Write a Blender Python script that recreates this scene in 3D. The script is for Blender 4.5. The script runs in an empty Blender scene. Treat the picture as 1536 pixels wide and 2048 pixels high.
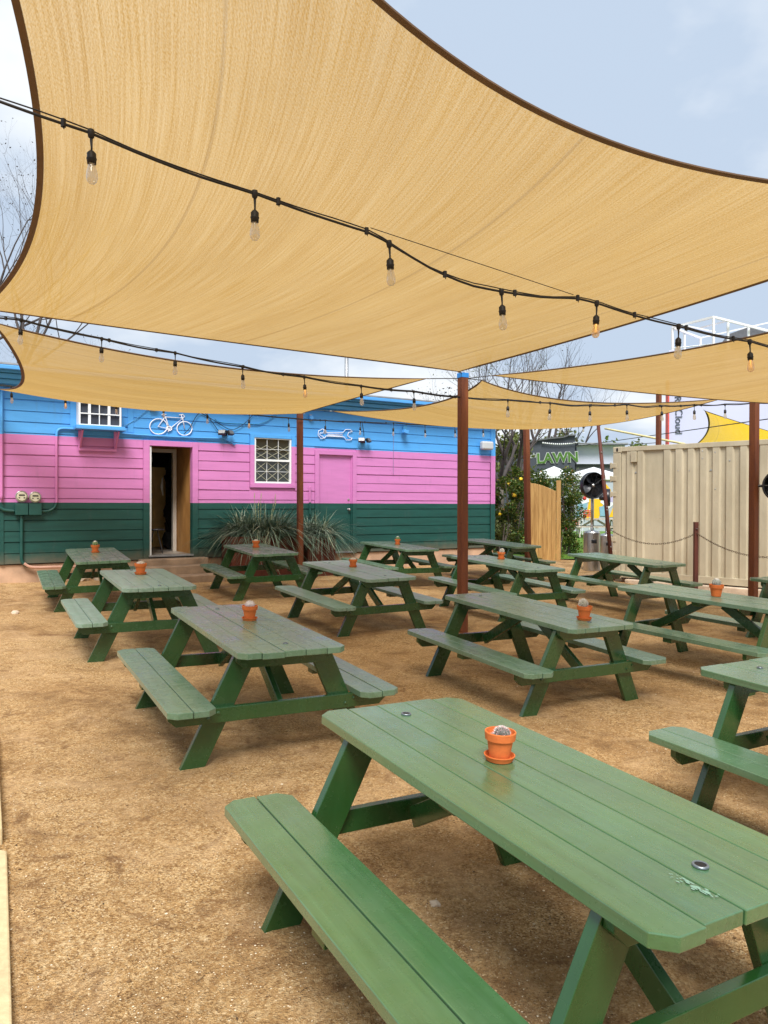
import bpy, math, random
from mathutils import Vector, Matrix
from mathutils import noise as mnoise
R = math.radians
rnd = random.Random(7)
scene = bpy.context.scene
COL = scene.collection

# ------------------------------------------------------------------ camera, world, sun, exposure
CAM_F, CAM_H, CAM_P = 1513.0, 1.788, -0.015          # focal length in photo pixels, eye height, pitch
cam_d = bpy.data.cameras.new('camera')
cam_d.sensor_fit = 'VERTICAL'; cam_d.sensor_height = 36.0; cam_d.lens = CAM_F / 2048 * 36
cam_d.clip_start = 0.05; cam_d.clip_end = 2000
cam = bpy.data.objects.new('camera', cam_d); COL.objects.link(cam)
cam.location = (0, 0, CAM_H); cam.rotation_euler = (R(90) + CAM_P, 0, 0)
scene.camera = cam

SUN_EL, SUN_ROT = R(54), R(178)
world = bpy.data.worlds.new('World'); scene.world = world; world.use_nodes = True
def build_world():
    nt = world.node_tree; N = nt.nodes; L = nt.links
    for n in list(N): N.remove(n)
    out = N.new('ShaderNodeOutputWorld'); bg = N.new('ShaderNodeBackground'); L.new(bg.outputs[0], out.inputs[0])
    sky = N.new('ShaderNodeTexSky'); sky.sky_type = 'NISHITA'; sky.sun_disc = False
    sky.sun_elevation = SUN_EL; sky.sun_rotation = SUN_ROT; sky.air_density = 1.0; sky.dust_density = 1.5
    tc = N.new('ShaderNodeTexCoord')
    # flatten the direction so that the clouds spread out like a layer overhead
    sep = N.new('ShaderNodeSeparateXYZ'); L.new(tc.outputs['Generated'], sep.inputs[0])
    zz = N.new('ShaderNodeMath'); zz.operation = 'ADD'; L.new(sep.outputs['Z'], zz.inputs[0]); zz.inputs[1].default_value = 0.35
    zm = N.new('ShaderNodeMath'); zm.operation = 'MAXIMUM'; L.new(zz.outputs[0], zm.inputs[0]); zm.inputs[1].default_value = 0.2
    dv = N.new('ShaderNodeVectorMath'); dv.operation = 'DIVIDE'; L.new(tc.outputs['Generated'], dv.inputs[0])
    cb = N.new('ShaderNodeCombineXYZ')
    for i in range(3): L.new(zm.outputs[0], cb.inputs[i])
    L.new(cb.outputs[0], dv.inputs[1])
    n1 = N.new('ShaderNodeTexNoise'); n1.inputs['Scale'].default_value = 1.9; n1.inputs['Detail'].default_value = 9; n1.inputs['Roughness'].default_value = 0.52
    n1.inputs['Distortion'].default_value = 0.3
    mp = N.new('ShaderNodeMapping'); mp.inputs['Location'].default_value = (3.1, 1.7, 0.4); L.new(dv.outputs[0], mp.inputs[0]); L.new(mp.outputs[0], n1.inputs[0])
    cr = N.new('ShaderNodeValToRGB'); L.new(n1.outputs[0], cr.inputs[0])
    e = cr.color_ramp.elements; e[0].position = 0.24; e[0].color = (0, 0, 0, 1); e[1].position = 0.37; e[1].color = (1, 1, 1, 1)
    n2 = N.new('ShaderNodeTexNoise'); n2.inputs['Scale'].default_value = 1.7; n2.inputs['Detail'].default_value = 6; L.new(mp.outputs[0], n2.inputs[0])
    cr2 = N.new('ShaderNodeValToRGB'); L.new(n2.outputs[0], cr2.inputs[0])
    e = cr2.color_ramp.elements; e[0].position = 0.46; e[0].color = (0.74, 0.89, 1.10, 1); e[1].position = 0.62; e[1].color = (1.28, 1.34, 1.40, 1)
    sk = N.new('ShaderNodeVectorMath'); sk.operation = 'SCALE'; L.new(sky.outputs[0], sk.inputs[0]); sk.inputs['Scale'].default_value = 0.075
    mix = N.new('ShaderNodeMix'); mix.data_type = 'RGBA'
    L.new(cr.outputs[0], mix.inputs[0]); L.new(sk.outputs[0], mix.inputs[6]); 
    sc2 = N.new('ShaderNodeVectorMath'); sc2.operation = 'SCALE'; L.new(cr2.outputs[0], sc2.inputs[0]); sc2.inputs['Scale'].default_value = CLOUD
    L.new(sc2.outputs[0], mix.inputs[7]); L.new(mix.outputs[2], bg.inputs[0]); bg.inputs[1].default_value = 1.0
CLOUD = 0.41
build_world()
sun_d = bpy.data.lights.new('sun', 'SUN'); sun_d.energy = 2.7; sun_d.angle = R(26); sun_d.color = (1, 0.97, 0.93)
sun = bpy.data.objects.new('sun', sun_d); COL.objects.link(sun)
sdir = Vector((math.sin(SUN_ROT) * math.cos(SUN_EL), math.cos(SUN_ROT) * math.cos(SUN_EL), math.sin(SUN_EL)))
sun.rotation_euler = sdir.to_track_quat('Z', 'Y').to_euler(); sun.location = (0, 0, 20)
scene.view_settings.view_transform = 'Standard'; scene.view_settings.look = 'None'
scene.view_settings.exposure = 0.92; scene.view_settings.gamma = 1.0; scene.view_settings.use_curve_mapping = False
scene.cycles.max_bounces = 8; scene.cycles.transparent_max_bounces = 16; scene.cycles.transmission_bounces = 6
scene.cycles.use_denoising = True

# ------------------------------------------------------------------ helpers
CP, SP = math.cos(CAM_P), math.sin(CAM_P)
EYE = Vector((0, 0, CAM_H))
def ray(px, py):
    a = (px - 768) / CAM_F; b = (1024 - py) / CAM_F
    return Vector((a, CP - SP * b, SP + CP * b))
def at(px, py, Y): d = ray(px, py); return EYE + d * (Y / d.y)
def atz(px, py, z): d = ray(px, py); return EYE + d * ((z - CAM_H) / d.z)
def hit(px, py, p0, n):
    d = ray(px, py); return EYE + d * ((p0 - EYE).dot(n) / d.dot(n))

class MB:
    def __init__(s): s.v = []; s.f = []; s.uv = None
    def add(s, vs, fs):
        o = len(s.v); s.v += [tuple(v) for v in vs]; s.f += [tuple(i + o for i in f) for f in fs]; return s
    def box(s, x0, x1, y0, y1, z0, z1, M=None):
        vs = [Vector((x, y, z)) for z in (z0, z1) for y in (y0, y1) for x in (x0, x1)]
        if M is not None: vs = [M @ v for v in vs]
        return s.add(vs, [(0, 2, 3, 1), (4, 5, 7, 6), (0, 1, 5, 4), (2, 6, 7, 3), (0, 4, 6, 2), (1, 3, 7, 5)])
    def prism(s, poly, a, b, axis='z', M=None):
        """poly of 2D points extruded from a to b; axis z: (x,y), axis y: (x,z), axis x: (y,z)"""
        def P(p, t): return {'z': (p[0], p[1], t), 'y': (p[0], t, p[1]), 'x': (t, p[0], p[1])}[axis]
        vs = [Vector(P(p, a)) for p in poly] + [Vector(P(p, b)) for p in poly]
        if M is not None: vs = [M @ v for v in vs]
        n = len(poly); fs = [tuple(range(n))[::-1], tuple(range(n, 2 * n))] + [(i, (i + 1) % n, n + (i + 1) % n, n + i) for i in range(n)]
        return s.add(vs, fs)
    def beam(s, p, q, w, t, up=(0, 0, 1)):
        p = Vector(p); q = Vector(q); d = (q - p).normalized(); side = d.cross(Vector(up)).normalized(); u2 = side.cross(d)
        vs = [c + side * sx * w / 2 + u2 * sz * t / 2 for c in (p, q) for sx, sz in ((-1, -1), (1, -1), (1, 1), (-1, 1))]
        return s.add(vs, [(0, 1, 2, 3), (4, 7, 6, 5), (0, 4, 5, 1), (1, 5, 6, 2), (2, 6, 7, 3), (3, 7, 4, 0)])
    def tube(s, pts, r, n=8, caps=True):
        pts = [Vector(p) for p in pts]; rs = r if isinstance(r, (list, tuple)) else [r] * len(pts)
        rings = []; ref = None
        for i, p in enumerate(pts):
            d = (pts[min(i + 1, len(pts) - 1)] - pts[max(i - 1, 0)])
            d = d.normalized() if d.length > 1e-9 else Vector((0, 0, 1))
            if ref is None: ref = Vector((1, 0, 0)) if abs(d.x) < 0.8 else Vector((0, 1, 0))
            x = (ref - d * ref.dot(d)).normalized(); ref = x; y = d.cross(x)
            rings.append([p + (x * math.cos(2 * math.pi * k / n) + y * math.sin(2 * math.pi * k / n)) * rs[i] for k in range(n)])
        vs = [v for ring in rings for v in ring]; fs = []
        for i in range(len(pts) - 1):
            for k in range(n): fs.append((i * n + k, i * n + (k + 1) % n, (i + 1) * n + (k + 1) % n, (i + 1) * n + k))
        if caps: fs += [tuple(range(n))[::-1], tuple((len(pts) - 1) * n + k for k in range(n))]
        return s.add(vs, fs)
    def lathe(s, prof, c=(0, 0, 0), n=24, M=None):
        c = Vector(c); vs = []; fs = []
        for r, z in prof:
            for k in range(n):
                a = 2 * math.pi * k / n; vs.append(c + Vector((r * math.cos(a), r * math.sin(a), z)))
        for i in range(len(prof) - 1):
            for k in range(n): fs.append((i * n + k, i * n + (k + 1) % n, (i + 1) * n + (k + 1) % n, (i + 1) * n + k))
        if M is not None: vs = [M @ v for v in vs]
        if prof[0][0] > 1e-6: fs.append(tuple(range(n))[::-1])
        if prof[-1][0] > 1e-6: fs.append(tuple((len(prof) - 1) * n + k for k in range(n)))
        return s.add(vs, fs)
    def build(s, name, mat, parent=None, smooth=False, bevel=0, seg=2, loc=None):
        me = bpy.data.meshes.new(name); me.from_pydata(s.v, [], s.f); me.update()
        if isinstance(mat, (list, tuple)):
            for m in mat: me.materials.append(m)
        else: me.materials.append(mat)
        if smooth:
            for p in me.polygons: p.use_smooth = True
        o = bpy.data.objects.new(name, me); COL.objects.link(o)
        if parent is not None: o.parent = parent
        if loc is not None: o.location = loc
        if bevel:
            m = o.modifiers.new('bevel', 'BEVEL'); m.width = bevel; m.segments = seg; m.limit_method = 'ANGLE'; m.angle_limit = R(40)
        return o
def tag(o, label=None, cat=None, group=None, kind=None):
    if label: o['label'] = label
    if cat: o['category'] = cat
    if group: o['group'] = group
    if kind: o['kind'] = kind
    return o
def empty(name, loc=(0, 0, 0), rz=0.0):
    o = bpy.data.objects.new(name, None); COL.objects.link(o); o.location = loc; o.rotation_euler = (0, 0, rz); o.empty_display_size = 0.1; return o
KIDS = {}
def copy_tree(o, parent=None):
    c = o.copy(); COL.objects.link(c); c.parent = parent
    for ch in list(o.children): copy_tree(ch, c)
    return c

# ------------------------------------------------------------------ materials
class Mat:
    """small node graph builder"""
    def __init__(s, name):
        s.m = bpy.data.materials.new(name); s.m.use_nodes = True; s.nt = s.m.node_tree; s.N = s.nt.nodes; s.L = s.nt.links
        s.bsdf = s.N['Principled BSDF']; s.out = s.N['Material Output']
    def n(s, typ, **kw):
        x = s.N.new(typ)
        for k, v in kw.items():
            if k in x.inputs: x.inputs[k].default_value = v
            else: setattr(x, k, v)
        return x
    def link(s, a, b): s.L.new(a, b)
    def coords(s, kind='Object', scale=(1, 1, 1), rand=False):
        tc = s.n('ShaderNodeTexCoord'); mp = s.n('ShaderNodeMapping'); mp.inputs['Scale'].default_value = scale; s.link(tc.outputs[kind], mp.inputs[0])
        if rand:
            oi = s.n('ShaderNodeObjectInfo'); ml = s.n('ShaderNodeMath', operation='MULTIPLY'); s.link(oi.outputs['Random'], ml.inputs[0]); ml.inputs[1].default_value = 37.0
            s.link(ml.outputs[0], mp.inputs['Location'])
        return mp.outputs[0]
    def noise(s, vec, scale, detail=4, rough=0.5, dist=0.0):
        x = s.n('ShaderNodeTexNoise', Scale=scale, Detail=detail, Roughness=rough, Distortion=dist); s.link(vec, x.inputs['Vector']); return x.outputs[0]
    def ramp(s, fac, stops, interp='LINEAR'):
        x = s.n('ShaderNodeValToRGB'); s.link(fac, x.inputs[0]); cr = x.color_ramp; cr.interpolation = interp
        while len(cr.elements) < len(stops): cr.elements.new(0.5)
        for e, (p, c) in zip(cr.elements, stops): e.position = p; e.color = (*c, 1) if len(c) == 3 else c
        return x.outputs[0]
    def mix(s, fac, a, b, blend='MIX'):
        x = s.n('ShaderNodeMix', data_type='RGBA', blend_type=blend)
        for i, v in ((0, fac), (6, a), (7, b)):
            if isinstance(v, (int, float)): x.inputs[i].default_value = v
            elif isinstance(v, tuple): x.inputs[i].default_value = (*v, 1) if len(v) == 3 else v
            else: s.link(v, x.inputs[i])
        return x.outputs[2]
    def math(s, op, a, b=0.0, clamp=False):
        x = s.n('ShaderNodeMath', operation=op, use_clamp=clamp)
        for i, v in enumerate((a, b)):
            if isinstance(v, (int, float)): x.inputs[i].default_value = v
            else: s.link(v, x.inputs[i])
        return x.outputs[0]
    def bump(s, h, strength=0.3, dist=0.01, chain=None):
        x = s.n('ShaderNodeBump', Strength=strength, Distance=dist); s.link(h, x.inputs['Height'])
        if chain is not None: s.link(chain, x.inputs['Normal'])
        s.link(x.outputs[0], s.bsdf.inputs['Normal']); return x.outputs[0]
    def set(s, **kw):
        for k, v in kw.items():
            k = k.replace('_', ' ')
            if isinstance(v, (int, float)): s.bsdf.inputs[k].default_value = v
            elif isinstance(v, tuple): s.bsdf.inputs[k].default_value = (*v, 1) if len(v) == 3 else v
            else: s.link(v, s.bsdf.inputs[k])
        return s.m
def plain(name, col, rough=0.6, metal=0.0, var=0.12, scale=6.0, bump=0.15, bscale=60, spec=0.5, coat=0.0):
    M = Mat(name); v = M.coords(rand=True)
    nz = M.noise(v, scale, 6, 0.6); lo = tuple(c * (1 - var) for c in col); hi = tuple(min(1, c * (1 + var)) for c in col)
    M.set(Base_Color=M.ramp(nz, [(0.3, lo), (0.7, hi)]), Roughness=M.math('ADD', M.math('MULTIPLY', nz, 0.16), rough - 0.08), Metallic=metal, Specular_IOR_Level=spec)
    if coat: M.set(Coat_Weight=coat)
    if bump: M.bump(M.noise(v, bscale, 4), bump, 0.004)
    return M.m

def green_paint(name, planks):
    M = Mat(name)
    v = M.coords(scale=(1, 1, 1), rand=True)
    g = M.coords(scale=(42, 1.6, 42) if planks else (14, 14, 3), rand=True)
    grain = M.noise(g, 1.0, 5, 0.6, 0.6)
    big = M.noise(v, 3.0, 5, 0.6)
    col = M.ramp(big, [(0.25, (0.016, 0.080, 0.011)), (0.75, (0.034, 0.124, 0.021))]) if planks else M.ramp(big, [(0.25, (0.007, 0.048, 0.007)), (0.75, (0.016, 0.078, 0.013))])  # legs and undersides: shade beneath the tables is put into the base colour
    col = M.mix(M.ramp(grain, [(0.35, (0, 0, 0)), (0.8, (0.5, 0.5, 0.5))]), col, (0.07, 0.20, 0.06) if planks else (0.02, 0.09, 0.025))
    isl = M.n('ShaderNodeNewGeometry'); col = M.mix(1.0, col, M.ramp(isl.outputs['Random Per Island'], [(0, (0.86, 0.88, 0.86)), (1, (1.12, 1.08, 1.12))]), 'MULTIPLY')
    # dust, grime and painted-in pale sky reflection on the tops, stronger on some tables
    at_ = M.n('ShaderNodeAttribute', attribute_type='OBJECT', attribute_name='dust_haze')
    dn = M.noise(v, 9.0, 8, 0.68)
    dst = M.noise(M.coords(scale=(30, 1.2, 30), rand=True), 1.0, 7, .7, .8)
    dfac = M.math('MULTIPLY', M.ramp(M.math('ADD', M.math('MULTIPLY', dn, .55), M.math('MULTIPLY', dst, .45)), [(0.38, (0.50, 0.50, 0.50)), (0.66, (1, 1, 1))]), at_.outputs['Fac'], True)
    col = M.mix(dfac, col, (0.32, 0.42, 0.355))
    # speckles: grit and small scuffs
    sp = M.n('ShaderNodeTexVoronoi', Scale=55.0); M.link(v, sp.inputs['Vector'])
    msk = M.noise(v, 6.0, 3)
    spk = M.math('MULTIPLY', M.ramp(sp.outputs['Distance'], [(0.05, (1, 1, 1)), (0.10, (0, 0, 0))]), M.ramp(msk, [(0.57, (0, 0, 0)), (0.66, (0.7, 0.7, 0.7))]))
    col = M.mix(spk, col, (0.20, 0.23, 0.17))
    kn = M.n('ShaderNodeTexVoronoi', Scale=3.2); M.link(v, kn.inputs['Vector'])
    col = M.mix(M.ramp(kn.outputs['Distance'], [(0.012, (0.8, 0.8, 0.8)), (0.03, (0, 0, 0))]), col, (0.012, 0.03, 0.015))
    ro = M.ramp(M.noise(v, 7.0, 6, 0.65), [(0.3, (0.17, 0.17, 0.17)), (0.75, (0.36, 0.36, 0.36))])
    ro = M.math('ADD', M.math('ADD', M.math('MULTIPLY', dfac, 0.25), M.math('MULTIPLY', spk, 0.3)), ro, True)
    M.set(Base_Color=col, Roughness=ro, Specular_IOR_Level=M.math('SUBTRACT', 0.5, M.math('MULTIPLY', at_.outputs['Fac'], .35)), Coat_Weight=0.9, Coat_IOR=1.78, Coat_Tint=(0.97, 1.0, 0.99), Sheen_Weight=0.07 if planks else 0.0, Sheen_Roughness=0.45, Sheen_Tint=(0.85, 1.0, 0.92))
    M.link(M.math('ADD', ro, -0.06, True), M.bsdf.inputs['Coat Roughness'])
    M.link(M.math('MULTIPLY', M.math('SUBTRACT', 1.0, M.math('MULTIPLY', at_.outputs['Fac'], 0.9), True), 0.95 if planks else 0.3), M.bsdf.inputs['Coat Weight'])
    b1 = M.bump(grain, 0.35 if planks else 0.15, 0.004)
    M.bump(M.noise(v, 110, 3), 0.10, 0.003, b1)
    return M.m

def rust_mat(name, a=(0.16, 0.045, 0.018), b=(0.33, 0.11, 0.03)):
    M = Mat(name); v = M.coords(scale=(6, 6, 0.9), rand=True); n1 = M.noise(v, 1.3, 8, 0.68, 0.4); v2 = M.coords(); n2 = M.noise(v2, 60, 5, 0.7)
    col = M.ramp(n1, [(0.30, a), (0.52, tuple((p + q) / 2 for p, q in zip(a, b))), (0.75, b)])
    col = M.mix(M.ramp(n2, [(0.45, (0, 0, 0)), (0.7, (0.4, 0.4, 0.4))]), col, (0.07, 0.025, 0.015))
    M.set(Base_Color=col, Roughness=0.62, Specular_IOR_Level=0.35); M.bump(n2, 0.15, 0.003); return M.m

M_PLANK = green_paint('green_paint_planks', True)
M_GREEN_SHADE = green_paint('green_paint', False)  # same paint, coloured darker in place of the shade under the tops
M_RUST = rust_mat('rusty_steel', (0.10, 0.028, 0.014), (0.24, 0.075, 0.022))
M_CORTEN = rust_mat('weathering_steel', (0.07, 0.018, 0.012), (0.19, 0.05, 0.025))
M_RUSTDARK = rust_mat('dark_rusty_pipe', (0.05, 0.014, 0.01), (0.14, 0.035, 0.02))
M_BLACK = plain('black_rubber', (0.012, 0.011, 0.011), 0.55, var=0.3, spec=0.4)
M_BLACKMETAL = plain('black_metal', (0.015, 0.016, 0.02), 0.35, var=0.3)
M_WHITE = plain('white_paint', (0.78, 0.8, 0.8), 0.45, var=0.04)
M_STEEL = plain('brushed_steel', (0.55, 0.54, 0.53), 0.32, metal=1.0, var=0.15, scale=3)
M_GALV = plain('galvanised_steel', (0.42, 0.43, 0.44), 0.4, metal=0.8, var=0.2)
M_TERRA = plain('terracotta', (0.62, 0.155, 0.038), 0.75, var=0.16, scale=25, bump=0.2, bscale=180, spec=0.25)
M_SOIL = plain('potting_soil', (0.05, 0.03, 0.02), 0.95, var=0.4, scale=80, bump=0.8, bscale=120)
M_CONC = plain('weathered_concrete', (0.33, 0.235, 0.165), 0.9, var=0.35, scale=3.5, bump=0.5, bscale=30, spec=0.2)
M_STONE = plain('limestone', (0.55, 0.44, 0.33), 0.9, var=0.3, scale=5, bump=0.6, bscale=25, spec=0.2)
M_PAVER = plain('cream_paver', (0.60, 0.47, 0.27), 0.85, var=0.16, scale=22, bump=0.5, bscale=90, spec=0.25)
M_STUCCO = plain('tan_foundation_plaster', (0.50, 0.33, 0.22), 0.9, var=0.25, scale=3, bump=0.5, bscale=24, spec=0.2)
M_BLUETAPE = plain('blue_tape', (0.02, 0.22, 0.62), 0.5, var=0.1)

def building_mat(name, rough=0.5, flat=None):
    """blue over pink over dark green, by height in the building's own frame (metres above its base line)"""
    M = Mat(name); tc = M.n('ShaderNodeTexCoord'); sep = M.n('ShaderNodeSeparateXYZ'); M.link(tc.outputs['Object'], sep.inputs[0])
    v = M.coords(); wob = M.math('MULTIPLY', M.math('SUBTRACT', M.noise(v, 1.4, 2), 0.5), 0.012)
    z = M.math('ADD', sep.outputs['Z'], wob)
    f1 = M.math('GREATER_THAN', z, BAND1); f2 = M.math('GREATER_THAN', z, BAND2)
    nz = M.noise(M.coords(scale=(0.6, 1, 5)), 2.2, 6, 0.62)
    def var(c, k=0.13): return M.ramp(nz, [(0.3, tuple(x * (1 - k) for x in c)), (0.7, tuple(x * (1 + k) for x in c))])
    g, p, b = var((0.010, 0.070, 0.058), 0.22), var((0.585, 0.205, 0.475), 0.07), var((0.085, 0.37, 0.80), 0.08)
    col = M.mix(f2, M.mix(f1, g, p), b)
    st = M.noise(M.coords(scale=(5, 5, 0.8)), 2.0, 7, 0.7)
    col = M.mix(M.ramp(st, [(0.58, (0, 0, 0)), (0.75, (0.22, 0.22, 0.22))]), col, (0.12, 0.11, 0.11))
    dz = M.ramp(M.math('ADD', M.math('MULTIPLY', M.math('SUBTRACT', z, ZB_), 1.6), M.math('MULTIPLY', M.noise(M.coords(), 6, 8, .7), .55)), [(0.30, (.55, .55, .55)), (0.62, (0, 0, 0))])
    col = M.mix(dz, col, (0.17, 0.13, 0.085))
    vk = M.n('ShaderNodeTexVoronoi', Scale=2.3); M.link(M.coords(scale=(1, 1, 1.6)), vk.inputs['Vector']); col = M.mix(M.ramp(vk.outputs['Distance'], [(0.015, (.6, .6, .6)), (0.03, (0, 0, 0))]), col, (0.10, 0.05, 0.07))
    M.set(Base_Color=col, Roughness=rough, Specular_IOR_Level=0.4)
    b1 = M.bump(M.noise(M.coords(scale=(3, 3, 30)), 1.6, 5, 0.6), 0.25, 0.004)
    M.bump(M.noise(v, 45, 4), 0.15, 0.003, b1); return M.m
# ------------------------------------------------------------------ ground
TABLES = {'A': [0.4416, 2.5924, 0.5142, 1.7908, 0.0871, -0.0137, -0.0051], 'B': [-1.0046, 5.4726, 0.4959, 1.8123, 0.0272, -0.0072, -0.0046],
 'C': [-2.578, 8.1077, 0.4857, 1.66, 0.006, 0.0036, -0.004], 'D': [-4.2206, 11.1034, 0.4716, 1.8259, -0.0576, 0.0166, 0.0206],
 'E': [-2.0454, 12.3774, 0.4708, 1.7272, -0.03, 0.0202, 0.0086], 'F': [-0.3788, 9.8505, 0.5393, 1.7686, -0.0381, 0.0003, 0.0144],
 'G': [1.2857, 6.7492, 0.5038, 1.8134, 0.0002, -0.01, 0.0052], 'H': [1.7452, 11.0646, 0.5151, 1.8519, -0.0161, -0.0117, 0.0065],
 'I': [0.2447, 14.3233, 0.4989, 1.8915, -0.0709, -0.0052, -0.0033], 'J': [2.2776, 15.2314, 0.5764, 1.8722, -0.0326, -0.0046, 0.0078],
 'K': [3.7747, 11.9586, 0.5229, 1.9649, -0.0011, 0.0044, 0.006], 'L': [3.2541, 7.4879, 0.60, 1.7843, 0.0468, -0.0019, -0.0023],
 'M': [2.5139, 3.7113, 0.4993, 1.7965, 0.0737, 0.0096, -0.0051], 'N': [5.43, 9.13, 0.50, 1.83, -0.012, 0, 0]}
GX, GY = -0.02575, 0.02079
def smin(a, m): return a if a < m - 2 else m - 2 + 2 * (1 - math.exp(-(a - m + 2) / 2)) if a < m + 30 else m
def gbase(x, y):
    xx = max(-9, min(9, x)); yy = smin(y, 20.0)
    num = den = 0.0
    for t in TABLES.values():
        w = math.exp(-((x - t[0]) ** 2 + (y - t[1]) ** 2) / (2 * 1.3 ** 2)); num += w * t[4]; den += w
    return GX * xx + GY * yy + num / (den + 0.08)
def ground(x, y):
    n = mnoise.noise(Vector((x * 0.9, y * 0.9, 3.0))) * 0.012 + mnoise.noise(Vector((x * 3.1, y * 3.1, 8.0))) * 0.010 + mnoise.noise(Vector((x * 7.0, y * 7.0, 1.0))) * 0.007
    near = 1.0 if y < 25 else 0.2
    return gbase(x, y) + n * near
def build_ground():
    xs = []; x = -60.0
    def axis(a, b, segs):
        out = []
        for (p, q, st) in segs:
            t = p
            while t < q - 1e-6: out.append(t); t += st
        out.append(segs[-1][1]); return out
    xs = axis(0, 0, [(-400, -60, 60), (-60, -12, 8), (-12, -6, 0.5), (-6, 7, 0.11), (7, 14, 0.5), (14, 60, 8), (60, 400, 60)])
    ys = axis(0, 0, [(-60, -4, 8), (-4, 0, 1), (0, 1, 0.1), (1, 8, 0.06), (8, 17, 0.14), (17, 26, 0.6), (26, 60, 4), (60, 600, 60)])
    mb = MB(); nx = len(xs)
    for y in ys:
        for x in xs: mb.v.append((x, y, ground(x, y)))
    for j in range(len(ys) - 1):
        for i in range(nx - 1): a = j * nx + i; mb.f.append((a, a + 1, a + nx + 1, a + nx))
    M = Mat('decomposed_granite')
    v = M.coords('Object')
    vo = M.n('ShaderNodeTexVoronoi', Scale=150.0); M.link(v, vo.inputs['Vector'])
    vo2 = M.n('ShaderNodeTexVoronoi', Scale=62.0); M.link(v, vo2.inputs['Vector'])
    sepc = M.n('ShaderNodeSeparateColor'); M.link(vo.outputs['Color'], sepc.inputs[0])
    sepd = M.n('ShaderNodeSeparateColor'); M.link(vo2.outputs['Color'], sepd.inputs[0])
    grains = M.ramp(sepc.outputs[0], [(0.0, (0.09, 0.042, 0.015)), (0.22, (0.30, 0.17, 0.07)), (0.5, (0.55, 0.36, 0.18)), (0.8, (0.72, 0.51, 0.29)), (1.0, (0.98, 0.83, 0.62))])
    coarse = M.ramp(sepd.outputs[1], [(0.0, (0.12, 0.06, 0.022)), (0.25, (0.34, 0.20, 0.09)), (0.6, (0.60, 0.40, 0.21)), (1.0, (0.95, 0.78, 0.55))])
    patch = M.noise(v, 0.9, 8, 0.70, 0.5)
    patch2 = M.noise(v, 2.6, 7, 0.7, 0.8)
    col = M.mix(M.ramp(patch2, [(0.42, (0.1, 0.1, 0.1)), (0.6, (0.55, 0.55, 0.55))]), grains, coarse)
    fine = M.ramp(M.noise(v, 18, 6, 0.7), [(0.3, (0.34, 0.19, 0.085)), (0.7, (0.66, 0.42, 0.215))])
    col = M.mix(M.ramp(patch, [(0.38, (0.6, 0.6, 0.6)), (0.62, (0.15, 0.15, 0.15))]), col, fine)
    damp_shade = M.math('MULTIPLY', M.ramp(patch, [(0.42, (1, 1, 1)), (0.56, (0, 0, 0))]), M.ramp(patch2, [(0.38, (1, 1, 1)), (0.58, (0.15, 0.15, 0.15))]))
    col = M.mix(M.math('MULTIPLY', damp_shade, 0.72), col, (0.17, 0.095, 0.045))  # damp earth, plus dark patches painted in for weak contact shade under tables
    spots = M.ramp(M.noise(v, 3.7, 8, 0.75, 1.2), [(0.54, (0, 0, 0)), (0.66, (0.8, 0.8, 0.8))])
    col = M.mix(spots, col, (0.20, 0.105, 0.05))
    col = M.mix(M.ramp(M.noise(v, 1.7, 8, .72, .9), [(0.50, (0, 0, 0)), (0.68, (0.55, 0.55, 0.55))]), col, (0.70, 0.50, 0.33))
    col = M.mix(1.0, col, (0.90, 0.84, 0.68), 'MULTIPLY')
    M.set(Base_Color=col, Roughness=0.9, Specular_IOR_Level=0.25)
    h1 = M.bump(M.noise(v, 4.0, 10, 0.73), 0.85, 0.05)
    h2 = M.bump(vo2.outputs['Distance'], 0.45, 0.008, h1)
    M.bump(vo.outputs['Distance'], 0.8, 0.005, h2)
    o = mb.build('ground', M.m, smooth=True); tag(o, kind='structure')
    return o
build_ground()

def build_gravel():
    mb = MB(); r2 = random.Random(3)
    ico = [(0, 0, 1), (0.89, 0, 0.45), (0.28, 0.85, 0.45), (-0.72, 0.53, 0.45), (-0.72, -0.53, 0.45), (0.28, -0.85, 0.45), (0, 0, -0.5)]
    fs = [(0, 1, 2), (0, 2, 3), (0, 3, 4), (0, 4, 5), (0, 5, 1), (6, 2, 1), (6, 3, 2), (6, 4, 3), (6, 5, 4), (6, 1, 5)]
    n = 0
    while n < 30000:
        y = 1.2 + 7.0 * r2.random() ** 1.6; x = (r2.random() * 1.3 - 0.65) * y
        if mnoise.noise(Vector((x * 1.3, y * 1.3, 5))) + r2.random() * 0.7 < 0.22: continue
        s = 0.0022 + 0.0030 * r2.random() ** 2 + (0.004 if r2.random() < 0.015 else 0)
        z = ground(x, y); a = r2.random() * 6.28; ca, sa = math.cos(a) * s, math.sin(a) * s; st = 0.6 + 0.6 * r2.random()
        mb.add([(x + (p[0] * ca - p[1] * sa * st), y + (p[0] * sa + p[1] * ca * st), z + p[2] * s * 0.7) for p in ico], fs); n += 1
    M = Mat('gravel_grains'); gi = M.n('ShaderNodeNewGeometry'); 
    col = M.ramp(gi.outputs['Random Per Island'], [(0, (0.10, 0.05, 0.02)), (0.35, (0.36, 0.23, 0.10)), (0.75, (0.58, 0.42, 0.24)), (1.0, (0.82, 0.72, 0.54))])
    M.set(Base_Color=col, Roughness=0.85, Specular_IOR_Level=0.3)
    o = mb.build('gravel', M.m); tag(o, 'loose coarse tan granite grains scattered on the yard ground', 'gravel', kind='stuff')
build_gravel()

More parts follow.
